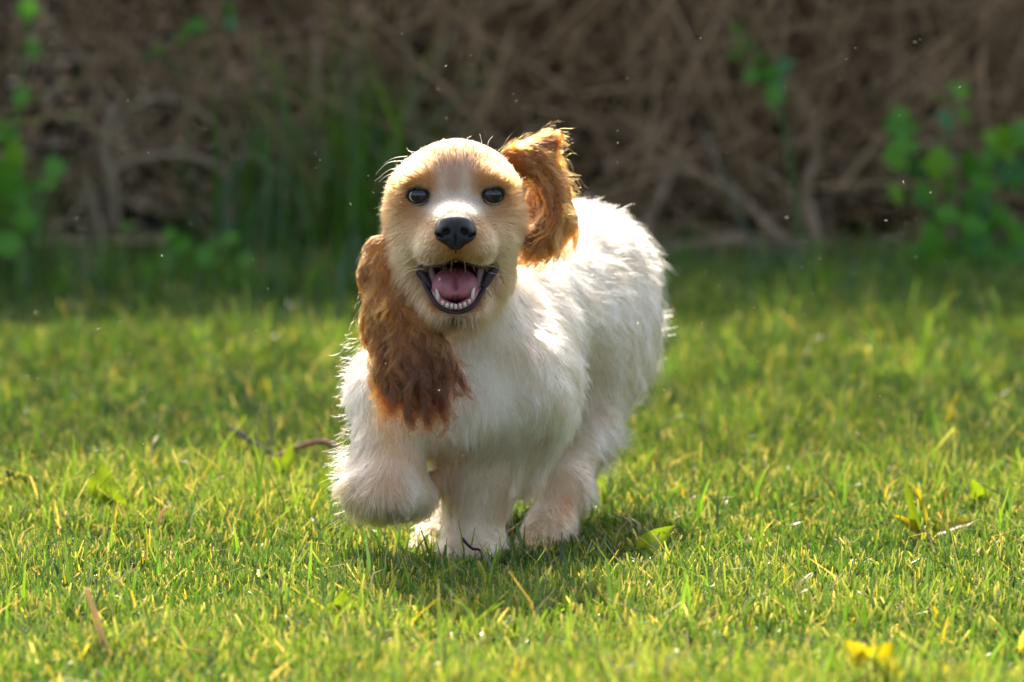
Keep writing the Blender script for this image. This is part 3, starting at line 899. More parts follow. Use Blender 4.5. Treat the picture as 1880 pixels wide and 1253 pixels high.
C_WHITE = np.array([0.70, 0.59, 0.445]); C_CREAM = np.array([0.56, 0.39, 0.20]); C_TAN = np.array([0.37, 0.140, 0.033])
C_GING = np.array([0.25, 0.074, 0.005]); C_DEEP = np.array([0.075, 0.021, 0.002]); C_PINK = np.array([0.48, 0.305, 0.165])
HEADSPOTS = [  # u, v, ru, rv, colour, weight: coat markings of the face
    (836, 300, 120, 60, C_TAN * 1.05, 0.85), (745, 375, 50, 80, C_TAN * 0.92, 0.95), (928, 365, 50, 75, C_TAN * 0.92, 0.97),
    (836, 330, 34, 50, np.array([0.42, 0.27, 0.19]), 0.75), (812, 350, 12, 40, C_WHITE, 0.5), (855, 345, 12, 40, C_WHITE, 0.5),
    (760, 470, 50, 55, C_CREAM * 1.02, 0.85), (915, 470, 45, 60, C_CREAM, 0.85),
    (836, 445, 62, 48, C_TAN * 0.9, 0.9), (836, 375, 50, 16, C_WHITE * 1.08, 1.0), (800, 385, 16, 14, C_WHITE * 1.08, 0.9), (872, 383, 16, 14, C_WHITE * 1.08, 0.9),
    (836, 390, 24, 12, C_TAN * 0.95, 0.85), (836, 300, 1, 1, C_TAN, 0),
    (836, 610, 120, 18, C_CREAM, 0.8), (735, 330, 22, 40, C_TAN * 1.0, 0.6), (945, 320, 22, 44, C_GING * 1.3, 0.7),
    (836, 589, 52, 13, C_TAN * 0.16, 0.95), (762, 512, 16, 24, C_TAN * 0.6, 0.75), (912, 516, 16, 28, C_TAN * 0.6, 0.8), (796, 565, 18, 16, C_TAN * 0.6, .75), (876, 565, 18, 16, C_TAN * 0.6, .75)]
def coat(X, W=None):
    W = groups(X) if W is None else W
    u, v = proj(X)
    u = np.asarray(u); v = np.asarray(v)
    n = len(X)
    cb = np.tile(C_WHITE, (n, 1))
    nz = vnoise(X[:, 0] * 1 + 3 + X[:, 1], X[:, 2] + 3 + X[:, 1] * 0.7, 38, 31)[:, None]
    cb = cb * (1 - 0.7 * nz ** 2) + C_CREAM * (0.7 * nz ** 2)
    cl = np.clip((v - 790) / 90, 0, 1)[:, None] * np.clip(0.45 + nz, 0, 1)
    cb = cb * (1 - 0.85 * cl) + C_PINK * 0.85 * cl
    for (a, b_, ra, rb, wgt) in ((1120, 850, 26, 22, .8), (1040, 935, 20, 26, .8), (770, 1000, 14, 16, .5), (1000, 1000, 26, 14, .35), (1100, 760, 40, 40, .3), (800, 880, 20, 30, .5), (720, 860, 50, 60, .35)):
        g = (np.exp(-((u - a) / ra) ** 2 - ((v - b_) / rb) ** 2) * wgt)[:, None]
        cb = cb * (1 - g) + (C_TAN * 1.05) * g
    ch = np.tile(C_TAN * 1.05 * 0.6 + C_CREAM * 0.4, (n, 1))
    back = np.clip((X[:, 1] + 0.03) / 0.03, 0, 1)[:, None]
    for (a, b_, ra, rb, c, wgt) in HEADSPOTS:
        g = (np.exp(-((u - a) / ra) ** 2 - ((v - b_) / rb) ** 2) * wgt)[:, None]
        ch = ch * (1 - g) + c * g
    ch = ch * (1 - back) + C_TAN * back
    ce = np.tile(C_GING, (n, 1)) * (0.8 + 0.5 * nz)
    g = np.clip((v - 520) / 150, 0, 1)[:, None] * np.clip((u - 660) / 120, 0, 1)[:, None] * (W[:, 3:4] > 0.3)
    ce = ce * (1 - 0.8 * g) + C_DEEP * 0.8 * g  # lower ear: deep brown coat with painted shade on top of it
    g2 = (np.exp(-((u - 985) / 16) ** 2 - ((v - 400) / 26) ** 2) * 0.85)[:, None] * (W[:, 4:5] > 0.3)
    ce = ce * (1 - g2) + C_DEEP * 0.6 * g2  # inner ear fold: dark brown fur with its shadow painted in
    top = np.exp(-((v - 450) / 40) ** 2)[:, None] * (W[:, 3:4] > 0.3)
    ce = ce * (1 - 0.6 * top) + C_TAN * 1.1 * 0.6 * top  # sunlight on the upper ear painted in as lighter tan
    we = W[:, 3:4] + W[:, 4:5]
    return np.clip(cb * (W[:, 0:1] + W[:, 1:2]) + ch * W[:, 2:3] + ce * we, 0.01, 0.95)

bc = coat(BV)
cv = cavity(BV)
inm = (cv < 1.0) & (BV[:, 1] < -0.05)
bc[inm] = np.array([0.16, 0.035, 0.04])
for (u, v, Y) in EYES:
    de = np.linalg.norm((BV - P(u, v, Y)) * np.array([1, 0.6, 1.1]), axis=1)
    bc[de < ER * 1.12 / pxm(Y)] = np.array([0.05, 0.03, 0.025])

M_SKIN, n_, l_, b_ = new_mat('puppy_undercoat')
a_ = n_.new('ShaderNodeAttribute'); a_.attribute_name = 'col'
l_.new(a_.outputs['Color'], b_.inputs['Base Color'])
b_.inputs['Roughness'].default_value = 0.8
b_.inputs['Specular IOR Level'].default_value = 0.15

FURMAT, n_, l_, b_ = new_mat('puppy_fur')
a_ = n_.new('ShaderNodeAttribute'); a_.attribute_name = 'col'
h_ = n_.new('ShaderNodeBsdfHairPrincipled')
h_.parametrization = 'COLOR'
l_.new(a_.outputs['Color'], h_.inputs['Color'])
h_.inputs['Roughness'].default_value = 0.42
h_.inputs['Radial Roughness'].default_value = 0.55
h_.inputs['Coat'].default_value = 0.0
l_.new(h_.outputs[0], n_['Material Output'].inputs['Surface'])

EARMAT = FURMAT.copy(); EARMAT.name = 'puppy_ear_fur'
he = [n for n in EARMAT.node_tree.nodes if n.type == 'BSDF_HAIR_PRINCIPLED'][0]
he.inputs['Roughness'].default_value = 0.26; he.inputs['Radial Roughness'].default_value = 0.35

puppy = empty('puppy', (0, 0, 0))
tag(puppy, 'cream and white spaniel puppy with ginger ears running towards the viewer, mouth open', 'dog')
bme = np_mesh('body', BV, BQ.ravel(), np.arange(0, 4 * len(BQ), 4), np.full(len(BQ), 4), True, bc)
body = link('body', bme, M_SKIN, puppy)

# ------------------------------------------------------------------ fur
def gd(u, v, Y, du, dv, dY, g):
    d = np.array([du, dY, -dv], float)
    return (P(u, v, Y), d / np.linalg.norm(d), g)
GUIDES = [
    # body and legs
    gd(860, 620, 0.0, 0.05, 1, -0.15, 0), gd(800, 660, -0.02, -0.2, 1, -.1, 0), gd(870, 720, -0.05, 0.1, 1, -0.15, 0), gd(850, 810, -0.04, 0.0, 1, 0.0, 0), gd(930, 640, -0.02, 0.35, 1, 0.1, 0),
    gd(1000, 600, 0.02, 0.5, 0.8, 0.4, 0), gd(990, 740, 0.0, 0.1, 1, 0.1, 0), gd(1040, 740, 0.04, 0.35, 1, 0.3, 0), gd(1080, 520, 0.12, 0.6, 0.6, 0.9, 0), gd(1080, 640, 0.15, 0.5, 0.9, 0.5, 0),
    gd(1040, 390, 0.12, 0.5, 0.0, 1, 0), gd(1130, 400, 0.2, 0.6, 0.25, 0.8, 0), gd(1190, 480, 0.28, 0.7, 0.5, 0.5, 0), gd(1210, 560, 0.3, 0.7, 0.8, 0.3, 0),
    gd(1195, 600, 0.3, 0.9, 0.3, 0.2, 0), gd(1180, 680, 0.27, 0.9, 0.45, 0.2, 0), gd(1160, 660, 0.24, 0.45, 1, 0.3, 0), gd(1120, 640, 0.17, 0.25, 1, 0.2, 0), gd(660, 690, 0.0, -0.6, 0.7, 0.1, 0), gd(715, 690, -0.04, -0.15, 1, 0.0, 0),
    gd(1090, 720, 0.15, 0.2, 1, 0.2, 0), gd(1120, 790, 0.19, 0.9, 0.35, 0.5, 0), gd(1080, 790, 0.13, 0.2, 1, 0.1, 0), gd(1080, 860, 0.12, 0.6, 0.8, 0.3, 0), gd(1040, 920, 0.06, 0.0, 1, 0.0, 0), gd(1075, 940, 0.09, 0.4, 1, 0.1, 0),
    gd(1000, 1000, 0.015, 0.0, 0.7, -0.7, 0),
    gd(880, 850, -0.04, 0.0, 1, 0.0, 0), gd(940, 850, 0.02, 0.4, 1, 0.2, 0), gd(865, 930, -0.03, -0.05, 1, 0, 0), gd(905, 940, 0.0, 0.25, 1, 0.1, 0), gd(862, 1005, -0.05, 0, 0.8, -0.5, 0), gd(820, 900, 0, -0.25, 1, 0.1, 0),
    gd(715, 770, -0.05, -0.02, 1, -0.2, 0), gd(665, 770, -0.02, -0.35, 1, 0.1, 0), gd(760, 790, -0.03, 0.3, 1, 0.0, 0), gd(716, 860, -0.12, 0.0, 1, -0.2, 0), gd(655, 870, -0.08, -0.55, 0.9, 0.25, 0), gd(645, 910, -0.06, -0.6, 0.9, 0.3, 0),
    gd(775, 880, -0.1, 0.45, 0.9, 0, 0), gd(690, 930, -0.12, -0.25, 0.9, 0.15, 0), gd(745, 930, -0.12, 0.25, 0.9, 0.15, 0), gd(785, 905, -0.03, 0.3, 0.6, 0.6, 0),
    gd(780, 1003, 0.04, -0.3, 0.8, -0.5, 0), gd(860, 560, -0.02, 0.1, 1, 0.0, 0), gd(920, 560, -0.01, 0.4, 1, 0.3, 0),
    # left ear
    gd(688, 440, -0.04, -0.3, 1, -0.1, 3), gd(685, 500, -0.055, -0.12, 1, -0.1, 3), gd(700, 560, -0.07, 0.05, 1, -0.1, 3), gd(715, 610, -0.08, 0.0, 1, 0, 3), gd(705, 680, -0.09, -0.25, 1, 0, 3),
    gd(750, 690, -0.09, 0.05, 1, 0.0, 3), gd(800, 690, -0.09, 0.3, 1, 0.0, 3), gd(830, 670, -0.09, 0.5, 1, 0.0, 3), gd(760, 600, -0.09, 0.75, 0.8, -0.1, 3), gd(810, 640, -0.095, 0.7, 0.9, 0.0, 3),
    # right ear
    gd(940, 295, -0.03, 0.9, -0.35, 0.1, 4), gd(985, 275, -0.01, 0.8, -0.1, 0.1, 4), gd(1000, 262, -0.01, 0.5, -0.6, 0.1, 4), gd(985, 320, -0.02, 0.4, 1, 0.1, 4), gd(1010, 340, -0.01, 0.35, 1, 0.1, 4), gd(1035, 370, -0.01, 0.35, 1, 0.1, 4),
    gd(1040, 400, -0.015, 0.25, 0.9, -0.1, 4), gd(1025, 425, -0.025, -0.45, 0.9, -0.1, 4), gd(995, 445, -0.035, -0.6, 0.8, 0.0, 4), gd(975, 440, -0.03, -0.3, 1, 0.1, 4)]
GP = np.array([g[0] for g in GUIDES]); GD = np.array([g[1] for g in GUIDES]); GG = np.array([g[2] for g in GUIDES])
NOSE = P(836, 405, -0.15)

def flow(X, N, W):
    dom = W.argmax(1)
    out = np.zeros_like(X)
    for grp, sel in ((0, (dom == 0) | (dom == 1)), (3, dom == 3), (4, dom == 4)):
        if not sel.any(): continue
        gi = GG == grp
        d2 = ((X[sel][:, None, :] - GP[gi][None]) ** 2).sum(2)
        w = 1.0 / (d2 + 1.5e-4) ** 2
        out[sel] = (w[:, :, None] * GD[gi][None]).sum(1)
    h = dom == 2
    if h.any():
        r = X[h] - NOSE
        r[:, 1] *= 0.5
        chin = X[h][:, 2] < P(836, 545, -0.1)[2]
        r[chin] = r[chin] * np.array([0.8, 0, 1]) + np.array([0, 0.01, -0.02])
        out[h] = r
    out /= np.linalg.norm(out, axis=1)[:, None] + 1e-9
    t = out - (out * N).sum(1)[:, None] * N
    ln = np.linalg.norm(t, axis=1)
    t /= ln[:, None] + 1e-6
    return t

def fur_length(X, W):
    u, v = proj(X); u = np.asarray(u); v = np.asarray(v)
    n = len(X)
    Lb = np.full(n, 0.0145)
    def add(L, a, b_, ra, rb, val):
        g = np.exp(-((u - a) / ra) ** 2 - ((v - b_) / rb) ** 2)
        return L * (1 - g) + val * g
    Lb = add(Lb, 860, 720, 130, 120, 0.021); Lb = add(Lb, 850, 820, 90, 40, 0.020); Lb = add(Lb, 1130, 420, 90, 90, 0.012)
    Lb = add(Lb, 1030, 800, 50, 70, 0.019)
    Lb = add(Lb, 1205, 580, 30, 30, 0.018)
    Ll = np.full(n, 0.012)
    Ll = add(Ll, 1130, 800, 40, 30, 0.018); Ll = add(Ll, 960, 860, 40, 60, 0.016); Ll = add(Ll, 640, 890, 40, 60, 0.019); Ll = add(Ll, 862, 1005, 70, 30, 0.006); Ll = add(Ll, 998, 1008, 60, 25, 0.006)
    Ll = add(Ll, 716, 870, 50, 80, 0.013)
    dn = np.linalg.norm((X - NOSE) * np.array([1, 0.7, 1]), axis=1)
    Lh = 0.0026 + 0.0055 * np.clip((dn - 0.015) / 0.055, 0, 1) ** 1.2
    Lh = add(Lh, 836, 575, 70, 25, 0.006); Lh = add(Lh, 960, 400, 25, 60, 0.017); Lh = add(Lh, 836, 280, 100, 35, 0.005)
    Lh = np.where((np.abs(u - 836) > 92) & (v > 380), Lh * 1.0 + 0.004 * np.clip((np.abs(u - 836) - 92) / 25, 0, 1), Lh)
    Lh = np.where(v > 565, Lh + 0.004 * np.clip((v - 565) / 25, 0, 1), Lh)
    Lh = add(Lh, 764, 328, 30, 12, 0.009); Lh = add(Lh, 908, 327, 30, 12, 0.009)
    for (eu, ev, _) in EYES: Lh = add(Lh, eu, ev, 22, 20, 0.0022)
    Lel = 0.012 + 0.011 * np.clip((v - 520) / 130, 0, 1); Lel = add(Lel, 690, 450, 40, 30, 0.007)
    Ler = np.full(n, 0.020); Ler = add(Ler, 940, 300, 30, 30, 0.014)
    return Lb * W[:, 0] + Ll * W[:, 1] + Lh * W[:, 2] + Lel * W[:, 3] + Ler * W[:, 4]

# sample roots over the skin
tri = np.concatenate([BQ[:, [0, 1, 2]], BQ[:, [0, 2, 3]]])
A_, B_, C_ = BV[tri[:, 0]], BV[tri[:, 1]], BV[tri[:, 2]]
FN = np.cross(B_ - A_, C_ - A_)
AR = 0.5 * np.linalg.norm(FN, axis=1)
VN = np.zeros_like(BV)
for k in range(3):
    for i in range(3):
        VN[:, i] += np.bincount(tri[:, k], FN[:, i], len(BV))
VN /= np.linalg.norm(VN, axis=1)[:, None] + 1e-12
CEN = (A_ + B_ + C_) / 3
GWc = groups(CEN)
dens = GWc @ np.array([1.0, 1.25, 2.9, 2.2, 2.4])
dens[CEN[:, 2] < 0.004] = 0
dens[(cavity(CEN) < 1.02) & (CEN[:, 1] < -0.05) & (GWc[:, 2] > .3)] = 0
for (u, v, Y) in EYES:
    q = (CEN - P(u, v, Y)) * np.array([1, 0.6, 1.12])
    dens[np.linalg.norm(q, axis=1) < ER * 0.98 / pxm(Y)] = 0
nq = (CEN - P(836, 424, -0.146)) / np.array([34 / pxm(-.15), 0.012, 28 / pxm(-.15)])
dens[(nq * nq).sum(1) < 1] = 0
N_FUR = 210000
pdf = AR * dens; pdf /= pdf.sum()
ti = rng.choice(len(tri), N_FUR, p=pdf)
r1 = np.sqrt(rng.random(N_FUR)); r2 = rng.random(N_FUR)
wa, wb, wc = 1 - r1, r1 * (1 - r2), r1 * r2
X = A_[ti] * wa[:, None] + B_[ti] * wb[:, None] + C_[ti] * wc[:, None]
Nn = VN[tri[ti, 0]] * wa[:, None] + VN[tri[ti, 1]] * wb[:, None] + VN[tri[ti, 2]] * wc[:, None]
Nn /= np.linalg.norm(Nn, axis=1)[:, None] + 1e-9
W = groups(X)
T = flow(X, Nn, W)
L = fur_length(X, W) * rng.uniform(0.6, 1.15, N_FUR)
L *= 0.72 + 0.6 * vnoise(X[:, 0] + X[:, 1] + 7, X[:, 2] + X[:, 1] * .4 + 7, 90, 51)
dom = W.argmax(1)
body_like = (dom == 0) | (dom == 1)
ear_like = dom >= 3
lift = np.where(dom == 2, 0.30, np.where(ear_like, 0.12, 0.26)) + rng.normal(0, 0.06, N_FUR)
fly = rng.random(N_FUR) < 0.06
lift[fly] += rng.uniform(0.1, 0.7, fly.sum())
L[fly & ~(dom == 2)] *= rng.uniform(1.0, 1.6, (fly & ~(dom == 2)).sum())
uu, vv_ = proj(X)
rump = fly & body_like & (np.asarray(uu) > 1080) & (X[:, 1] > 0.1)
L[rump] *= 1.15; lift[rump] += 0.35
spread = np.where(dom == 2, 0.13, np.where(ear_like, 0.10, 0.20))[:, None] * rng.normal(size=(N_FUR, 3))
# slow waviness of the lie of the coat
wv = np.stack([vnoise(X[:, 0] + X[:, 1] * .6 + 5, X[:, 2] + X[:, 1] * .5 + 5, 55, s) - 0.5 for s in (41, 42, 43)], 1) * np.where(dom == 2, 0.35, np.where(ear_like, 0.38, 1.0))[:, None]
D0 = T + Nn * lift[:, None] + spread * 0.5 + wv
D0 /= np.linalg.norm(D0, axis=1)[:, None]
NP = 7
t = np.linspace(0, 1, NP)
bend = np.where(dom == 2, 0.10, 0.18)
# bend over towards the skin and down with gravity
grav = np.array([0, 0, -1.0])
side = np.cross(D0, Nn)
amp = np.where(ear_like, 0.19, np.where(body_like, 0.05, 0.02)) * L * rng.normal(1.0, 0.4, N_FUR)
PT = np.empty((N_FUR, NP, 3))
# clumps share a phase, so locks wave together
ncl = 9000
pc = np.where(dom >= 3, 0.55, np.where(dom == 2, 0.9, 0.55)); pc /= pc.sum()
ci = rng.choice(N_FUR, ncl, replace=False, p=pc)
kd = kdtree.KDTree(ncl)
for i, c_ in enumerate(X[ci]): kd.insert(c_, i)
kd.balance()
own = np.fromiter((kd.find(p)[1] for p in X), dtype=np.int64, count=N_FUR)
phase = rng.uniform(0, 6.28, ncl)[own] + rng.normal(0, 0.3, N_FUR)
freq = np.where(ear_like, 8.5, 4.5)
for k in range(NP):
    s = t[k]
    p = X + D0 * (L * s)[:, None] - Nn * (L * bend * 1.2 * s * s)[:, None] + grav * (L * 0.12 * s * s)[:, None]
    p += side * (amp * np.sin(phase + freq * s) * s)[:, None]
    PT[:, k] = p
g_ = ci[own]
same = (dom == dom[g_])
cf = np.where(dom == 2, 0.40, np.where(ear_like, 0.92, 0.72)) * rng.uniform(0.6, 1.1, N_FUR) * same
cf[fly] *= 0.2
off0 = X - X[g_]
for k in range(NP):
    s = t[k]
    target = PT[g_, k] + off0 * 0.15
    # follow the lock's own guide hair at this strand's own length
    PT[:, k] = PT[:, k] + (target - PT[:, k]) * (cf * s ** 1.3)[:, None]
FC = coat(X, W) * rng.uniform(0.82, 1.14, (N_FUR, 1))
lockc = rng.normal(1.0, 0.10, ncl)[own]
FC = np.clip(FC * np.where(ear_like, 1 + (lockc - 1) * 3.0, lockc)[:, None], 0.01, 0.93)
rad = np.where(dom == 2, 0.00010, np.where(ear_like, 0.00013, 0.00014))

def curves_object(name, pts, cols, radii, mat, parent):
    n, m, _ = pts.shape
    hc = bpy.data.hair_curves.new(name)
    hc.add_curves([m] * n)
    hc.attributes['position'].data.foreach_set('vector', np.ascontiguousarray(pts, dtype=np.float32).ravel()) if 'position' in hc.attributes else None
    ra = hc.attributes.get('radius') or hc.attributes.new('radius', 'FLOAT', 'POINT')
    prof = np.linspace(1.0, 0.25, m) ** 0.8
    ra.data.foreach_set('value', (radii[:, None] * prof[None]).astype(np.float32).ravel())
    ca = hc.attributes.new('col', 'FLOAT_COLOR', 'POINT')
    c4 = np.ones((n, m, 4), dtype=np.float32); c4[:, :, :3] = cols[:, None, :]
    ca.data.foreach_set('color', c4.ravel())
    hc.materials.append(mat)
    o = bpy.data.objects.new(name, hc)
    col.objects.link(o)
    o.parent = parent
    return o
for nm, sel in (('coat_fur', body_like), ('face_fur', dom == 2), ('ear_fur', dom == 3), ('ear_fur', dom == 4)):
    o = curves_object(nm, PT[sel], FC[sel], rad[sel], EARMAT if nm == 'ear_fur' else FURMAT, puppy); o['kind'] = 'stuff'

# whiskers, brow hairs and loose wisps
wk = []
def wisp(pix, Y0, Y1, c, r=0.00012):
    n = len(pix)
    pts = catmull([P(u, v, Y0 + (Y1 - Y0) * i / (n - 1)) for i, (u, v) in enumerate(pix)], 12 // (n - 1))
    q = np.stack([np.interp(np.linspace(0, 1, 9), np.linspace(0, 1, len(pts)), pts[:, i]) for i in range(3)], 1)
    wk.append((q, c, r))
WH = np.array([0.88, 0.84, 0.76])
for s_ in ([(745, 295), (715, 298), (697, 312), (690, 322)], [(742, 308), (715, 312), (698, 325), (688, 333)], [(748, 287), (725, 290), (705, 300)], [(738, 318), (712, 322), (695, 335)],
           [(765, 280), (752, 278), (746, 272)], [(895, 268), (898, 258), (905, 250)], [(860, 262), (858, 254), (866, 250)], [(885, 264), (882, 250), (880, 246)]):
    wisp(s_, -0.06, -0.05, WH)
for k in range(9):
    sg = -1 if k % 2 else 1
    v0 = 445 + 7 * k; u0 = 836 + sg * (45 + 2 * k)
    wisp([(u0, v0), (u0 + sg * rng.uniform(18, 26), v0 + rng.uniform(-4, 10)), (u0 + sg * rng.uniform(34, 52), v0 + rng.uniform(2, 30))], -0.135, -0.125, WH, 0.00010)
for k in range(10):
    u0 = 836 + rng.uniform(-40, 40)
    wisp([(u0, 582), (u0 + rng.normal(0, 4), 598), (u0 + (u0 - 836) * 0.3, 612)], -0.115, -0.118, WH * 0.95, 0.00010)
for k in range(14):
    u0 = 836 + rng.uniform(-48, 48)
    wisp([(u0, 468), (u0 + (u0 - 836) * 0.15, 482), (u0 + (u0 - 836) * 0.25 + rng.normal(0, 3), 500)], -0.143, -0.146, C_TAN * 1.1, 0.00010)
wo = curves_object('whiskers', np.array([w[0] for w in wk]), np.array([w[1] for w in wk]), np.array([w[2] for w in wk]), FURMAT, puppy)
wo['kind'] = 'stuff'

# loose tufts that stand off the outline and catch the sun
tw = []
wr = np.random.default_rng(5)
def tuft(u, v, Y, du, dv, Lp, su, sv, n, curl, c, rr=0.00011):
    s = 1 / pxm(Y)
    for i in range(n):
        r0 = P(u + wr.normal(0, su), v + wr.normal(0, sv), Y + wr.normal(0, 0.006))
        a = math.atan2(dv, du) + wr.normal(0, 0.28)
        Ls = Lp * s * wr.uniform(0.55, 1.15)
        kk = curl * wr.normal(1.0, 0.5)
        p = [np.array(r0)]
        for k in range(8):
            aa = a + kk * (k / 8) ** 1.5
            p.append(p[-1] + np.array([math.cos(aa), 0.25 * wr.normal(0.3, 0.3), -math.sin(aa)]) * Ls / 8)
        tw.append((np.array(p), c * wr.uniform(0.85, 1.1), rr))
tuft(1178, 588, 0.29, 1, 0.12, 46, 10, 14, 120, -0.5, C_WHITE)
tuft(1165, 680, 0.26, 1, -0.05, 38, 8, 7, 60, -0.7, C_WHITE)
tuft(1122, 800, 0.19, 1, -0.02, 46, 8, 10, 110, -1.0, C_WHITE)
tuft(1100, 850, 0.17, 0.9, 0.55, 34, 10, 16, 90, -0.4, C_WHITE)
tuft(640, 860, -0.02, -0.8, 0.65, 34, 8, 34, 160, 0.5, C_WHITE)
tuft(648, 700, 0.0, -0.85, 0.4, 22, 8, 40, 110, 0.5, C_WHITE)
tuft(1003, 270, -0.012, 0.25, -1, 30, 8, 4, 40, 0.7, C_GING * 1.5)
tuft(1030, 340, -0.01, 0.7, -0.25, 24, 8, 20, 40, 0.8, C_GING * 1.4)
for k in range(90):
    q = wr.random()
    uu_, vv_ = np.interp(q, [0, .3, .6, .85, 1], [1060, 1120, 1170, 1205, 1212]), np.interp(q, [0, .3, .6, .85, 1], [368, 388, 440, 510, 560])
    tuft(uu_ - 8, vv_ + 6, 0.26, 0.75 + 0.2 * q, -0.55 + 0.8 * q, 30, 3, 3, 1, wr.choice([-1.6, 1.2]), C_WHITE, 0.00009)
to = curves_object('coat_wisps', np.array([w[0] for w in tw]), np.clip(np.array([w[1] for w in tw]), 0.01, 0.93), np.array([w[2] for w in tw]), FURMAT, puppy)
to['kind'] = 'stuff'

# ------------------------------------------------------------------ nose, eyes, mouth
M_NOSE = plain('nose_leather', (0.010, 0.0095, 0.011), 0.36, 0.5, (0.022, 0.021, 0.024), 0.8, 420)
M_LIP = plain('dark_lip', (0.012, 0.009, 0.010), 0.55, 0.3, (0.035, 0.021, 0.026), 0.6, 160)
M_LID = plain('eyelid', (0.016, 0.010, 0.008), 0.7, 0.2)
M_GUM = plain('gum', (0.36, 0.11, 0.12), 0.25, 0.5, (0.45, 0.18, 0.18), 0.2, 200, sss=0.3)
M_TONGUE = plain('tongue', (0.40, 0.125, 0.15), 0.4, 0.4, (0.48, 0.17, 0.195), 0.8, 260, sss=0.25)
M_TOOTH = plain('tooth', (0.62, 0.54, 0.42), 0.25, 0.5, (0.72, 0.65, 0.52), 0.0, 80, sss=0.2)
SN = Sculpt()
NY = -0.148
E(SN, 836, 421, NY, 35, 27, 0.0085, 'n', 0.004)
E(SN, 836, 410, NY + 0.002, 31, 18, 0.010, 'n', 0.005)
E(SN, 836, 440, NY + 0.0005, 19, 20, 0.0085, 'n', 0.005)
E(SN, 817, 428, NY - 0.002, 19, 17, 0.0085, 'n', 0.004)
E(SN, 856, 428, NY - 0.002, 19, 17, 0.0085, 'n', 0.004)
E(SN, 819, 427, NY - 0.0105, 7.5, 6, 0.0065, 'n', 0.003, '-', 0.5)
E(SN, 853, 427, NY - 0.0105, 7.5, 6, 0.0065, 'n', 0.003, '-', -0.5)
E(SN, 807, 433, NY - 0.0085, 8, 2.8, 0.006, 'n', 0.002, '-', -0.35)
E(SN, 866, 433, NY - 0.0085, 8, 2.8, 0.006, 'n', 0.002, '-', 0.35)
E(SN, 836, 446, NY - 0.011, 1.5, 17, 0.005, 'n', 0.002, '-')
nose = sdf_object('nose', SN, 0.0005, M_NOSE, puppy)
mb = MB(); mb.tube([P(836, 452, -0.1545), P(836, 459, -0.1538), P(836, 466, -0.1525)], [0.0006, 0.0006, 0.0005], 5); mb.build('philtrum', M_LIP, puppy)

def ball(name, c, r, sq, colfun, mat, parent, nu=40, nv=28):
    V = []; Fc = []
    for j in range(nv + 1):
        th = math.pi * j / nv
        for i in range(nu):
            ph = 2 * math.pi * i / nu
            V.append((math.sin(th) * math.cos(ph), -math.cos(th), math.sin(th) * math.sin(ph)))   # pole looks to -Y
    for j in range(nv):
        for i in range(nu):
            i2 = (i + 1) % nu
            Fc.append((j * nu + i, j * nu + i2, (j + 1) * nu + i2, (j + 1) * nu + i))
    V = np.array(V)
    C = colfun(V)
    return link(name, faces_mesh(name, V * r * np.array(sq) + np.array(c), Fc, True, C), mat, parent)

M_EYE, n_, l_, b_ = new_mat('eye')
a_ = n_.new('ShaderNodeAttribute'); a_.attribute_name = 'col'
l_.new(a_.outputs['Color'], b_.inputs['Base Color'])
b_.inputs['Roughness'].default_value = 0.03
b_.inputs['Specular IOR Level'].default_value = 0.6
for ei, (u, v, Y) in enumerate(EYES):
    gaze = np.array([0.28 if ei == 0 else -0.05, -1.0, 0.10]); gaze /= np.linalg.norm(gaze)
    def ec(Vv):
        a = np.arccos(np.clip(Vv @ gaze, -1, 1))
        c = np.tile(np.array([0.40, 0.34, 0.30]), (len(Vv), 1))
        c[a < 0.98] = (0.006, 0.005, 0.005)
        c[a < 0.90] = (0.012, 0.008, 0.006)
        c[a < 0.50] = (0.002, 0.002, 0.002)
        return c
    eye = ball('eye', P(u, v, Y), ER / pxm(Y), (1, 0.8, 0.95), ec, M_EYE, puppy)
    s_ = 1 / pxm(Y)
    # lids: a dark almond rim, upper lid thicker
    m = MB()
    pts = []; rr = []
    tl = 0.16 if ei == 0 else -0.16
    for k in range(33):
        th = 2 * math.pi * k / 32
        x = 17.5 * math.cos(th); z = (14.0 if math.sin(th) > 0 else 13.5) * math.sin(th)
        x, z = x * math.cos(tl) - z * math.sin(tl), x * math.sin(tl) + z * math.cos(tl)
        pts.append(P(u + x, v - z, Y - 0.0062 + 0.0000125 * (x * x + z * z) * 0.9))
        rr.append((3.0 if math.sin(th) > 0 else 2.2) * s_)
    m.tube(pts, rr, 8); m.build('eyelid_rim', M_LID, eye)

# mouth: lips, gums, tongue, teeth
def px_tube(name, pix, rads, mat, parent, flat=1.0, n=5):
    pts = catmull([P(*p) for p in pix], n)
    rr = np.interp(np.linspace(0, 1, len(pts)), np.linspace(0, 1, len(rads)), rads) / pxm(-0.11)
    m = MB(); m.tube(pts, rr, 10, None, flat)
    return m.build(name, mat, parent)
px_tube('lower_lip', [(765, 492, -0.082), (775, 508, -0.092), (786, 534, -0.103), (807, 563, -0.114), (836, 575, -0.119), (866, 563, -0.114), (887, 533, -0.103), (902, 506, -0.092), (912, 488, -0.082)],
        [3, 6, 4.5, 4.2, 4.2, 4.2, 4.5, 6, 3], M_LIP, puppy)
px_tube('upper_lip', [(764, 488, -0.084), (782, 487, -0.104), (802, 489, -0.124), (822, 483, -0.134), (837, 477, -0.137), (852, 483, -0.134), (872, 487, -0.124), (894, 485, -0.104), (913, 484, -0.084)],
        [3, 4, 3, 2, 1.5, 2, 3, 4, 3], M_LIP, puppy)
px_tube('lip_fold', [(763, 493, -0.084), (772, 502, -0.091), (783, 514, -0.097), (791, 530, -0.102)], [5, 8, 7, 4], M_LIP, puppy)
px_tube('lip_fold', [(915, 489, -0.084), (906, 499, -0.091), (894, 511, -0.097), (886, 528, -0.102)], [5, 8, 7, 4], M_LIP, puppy)
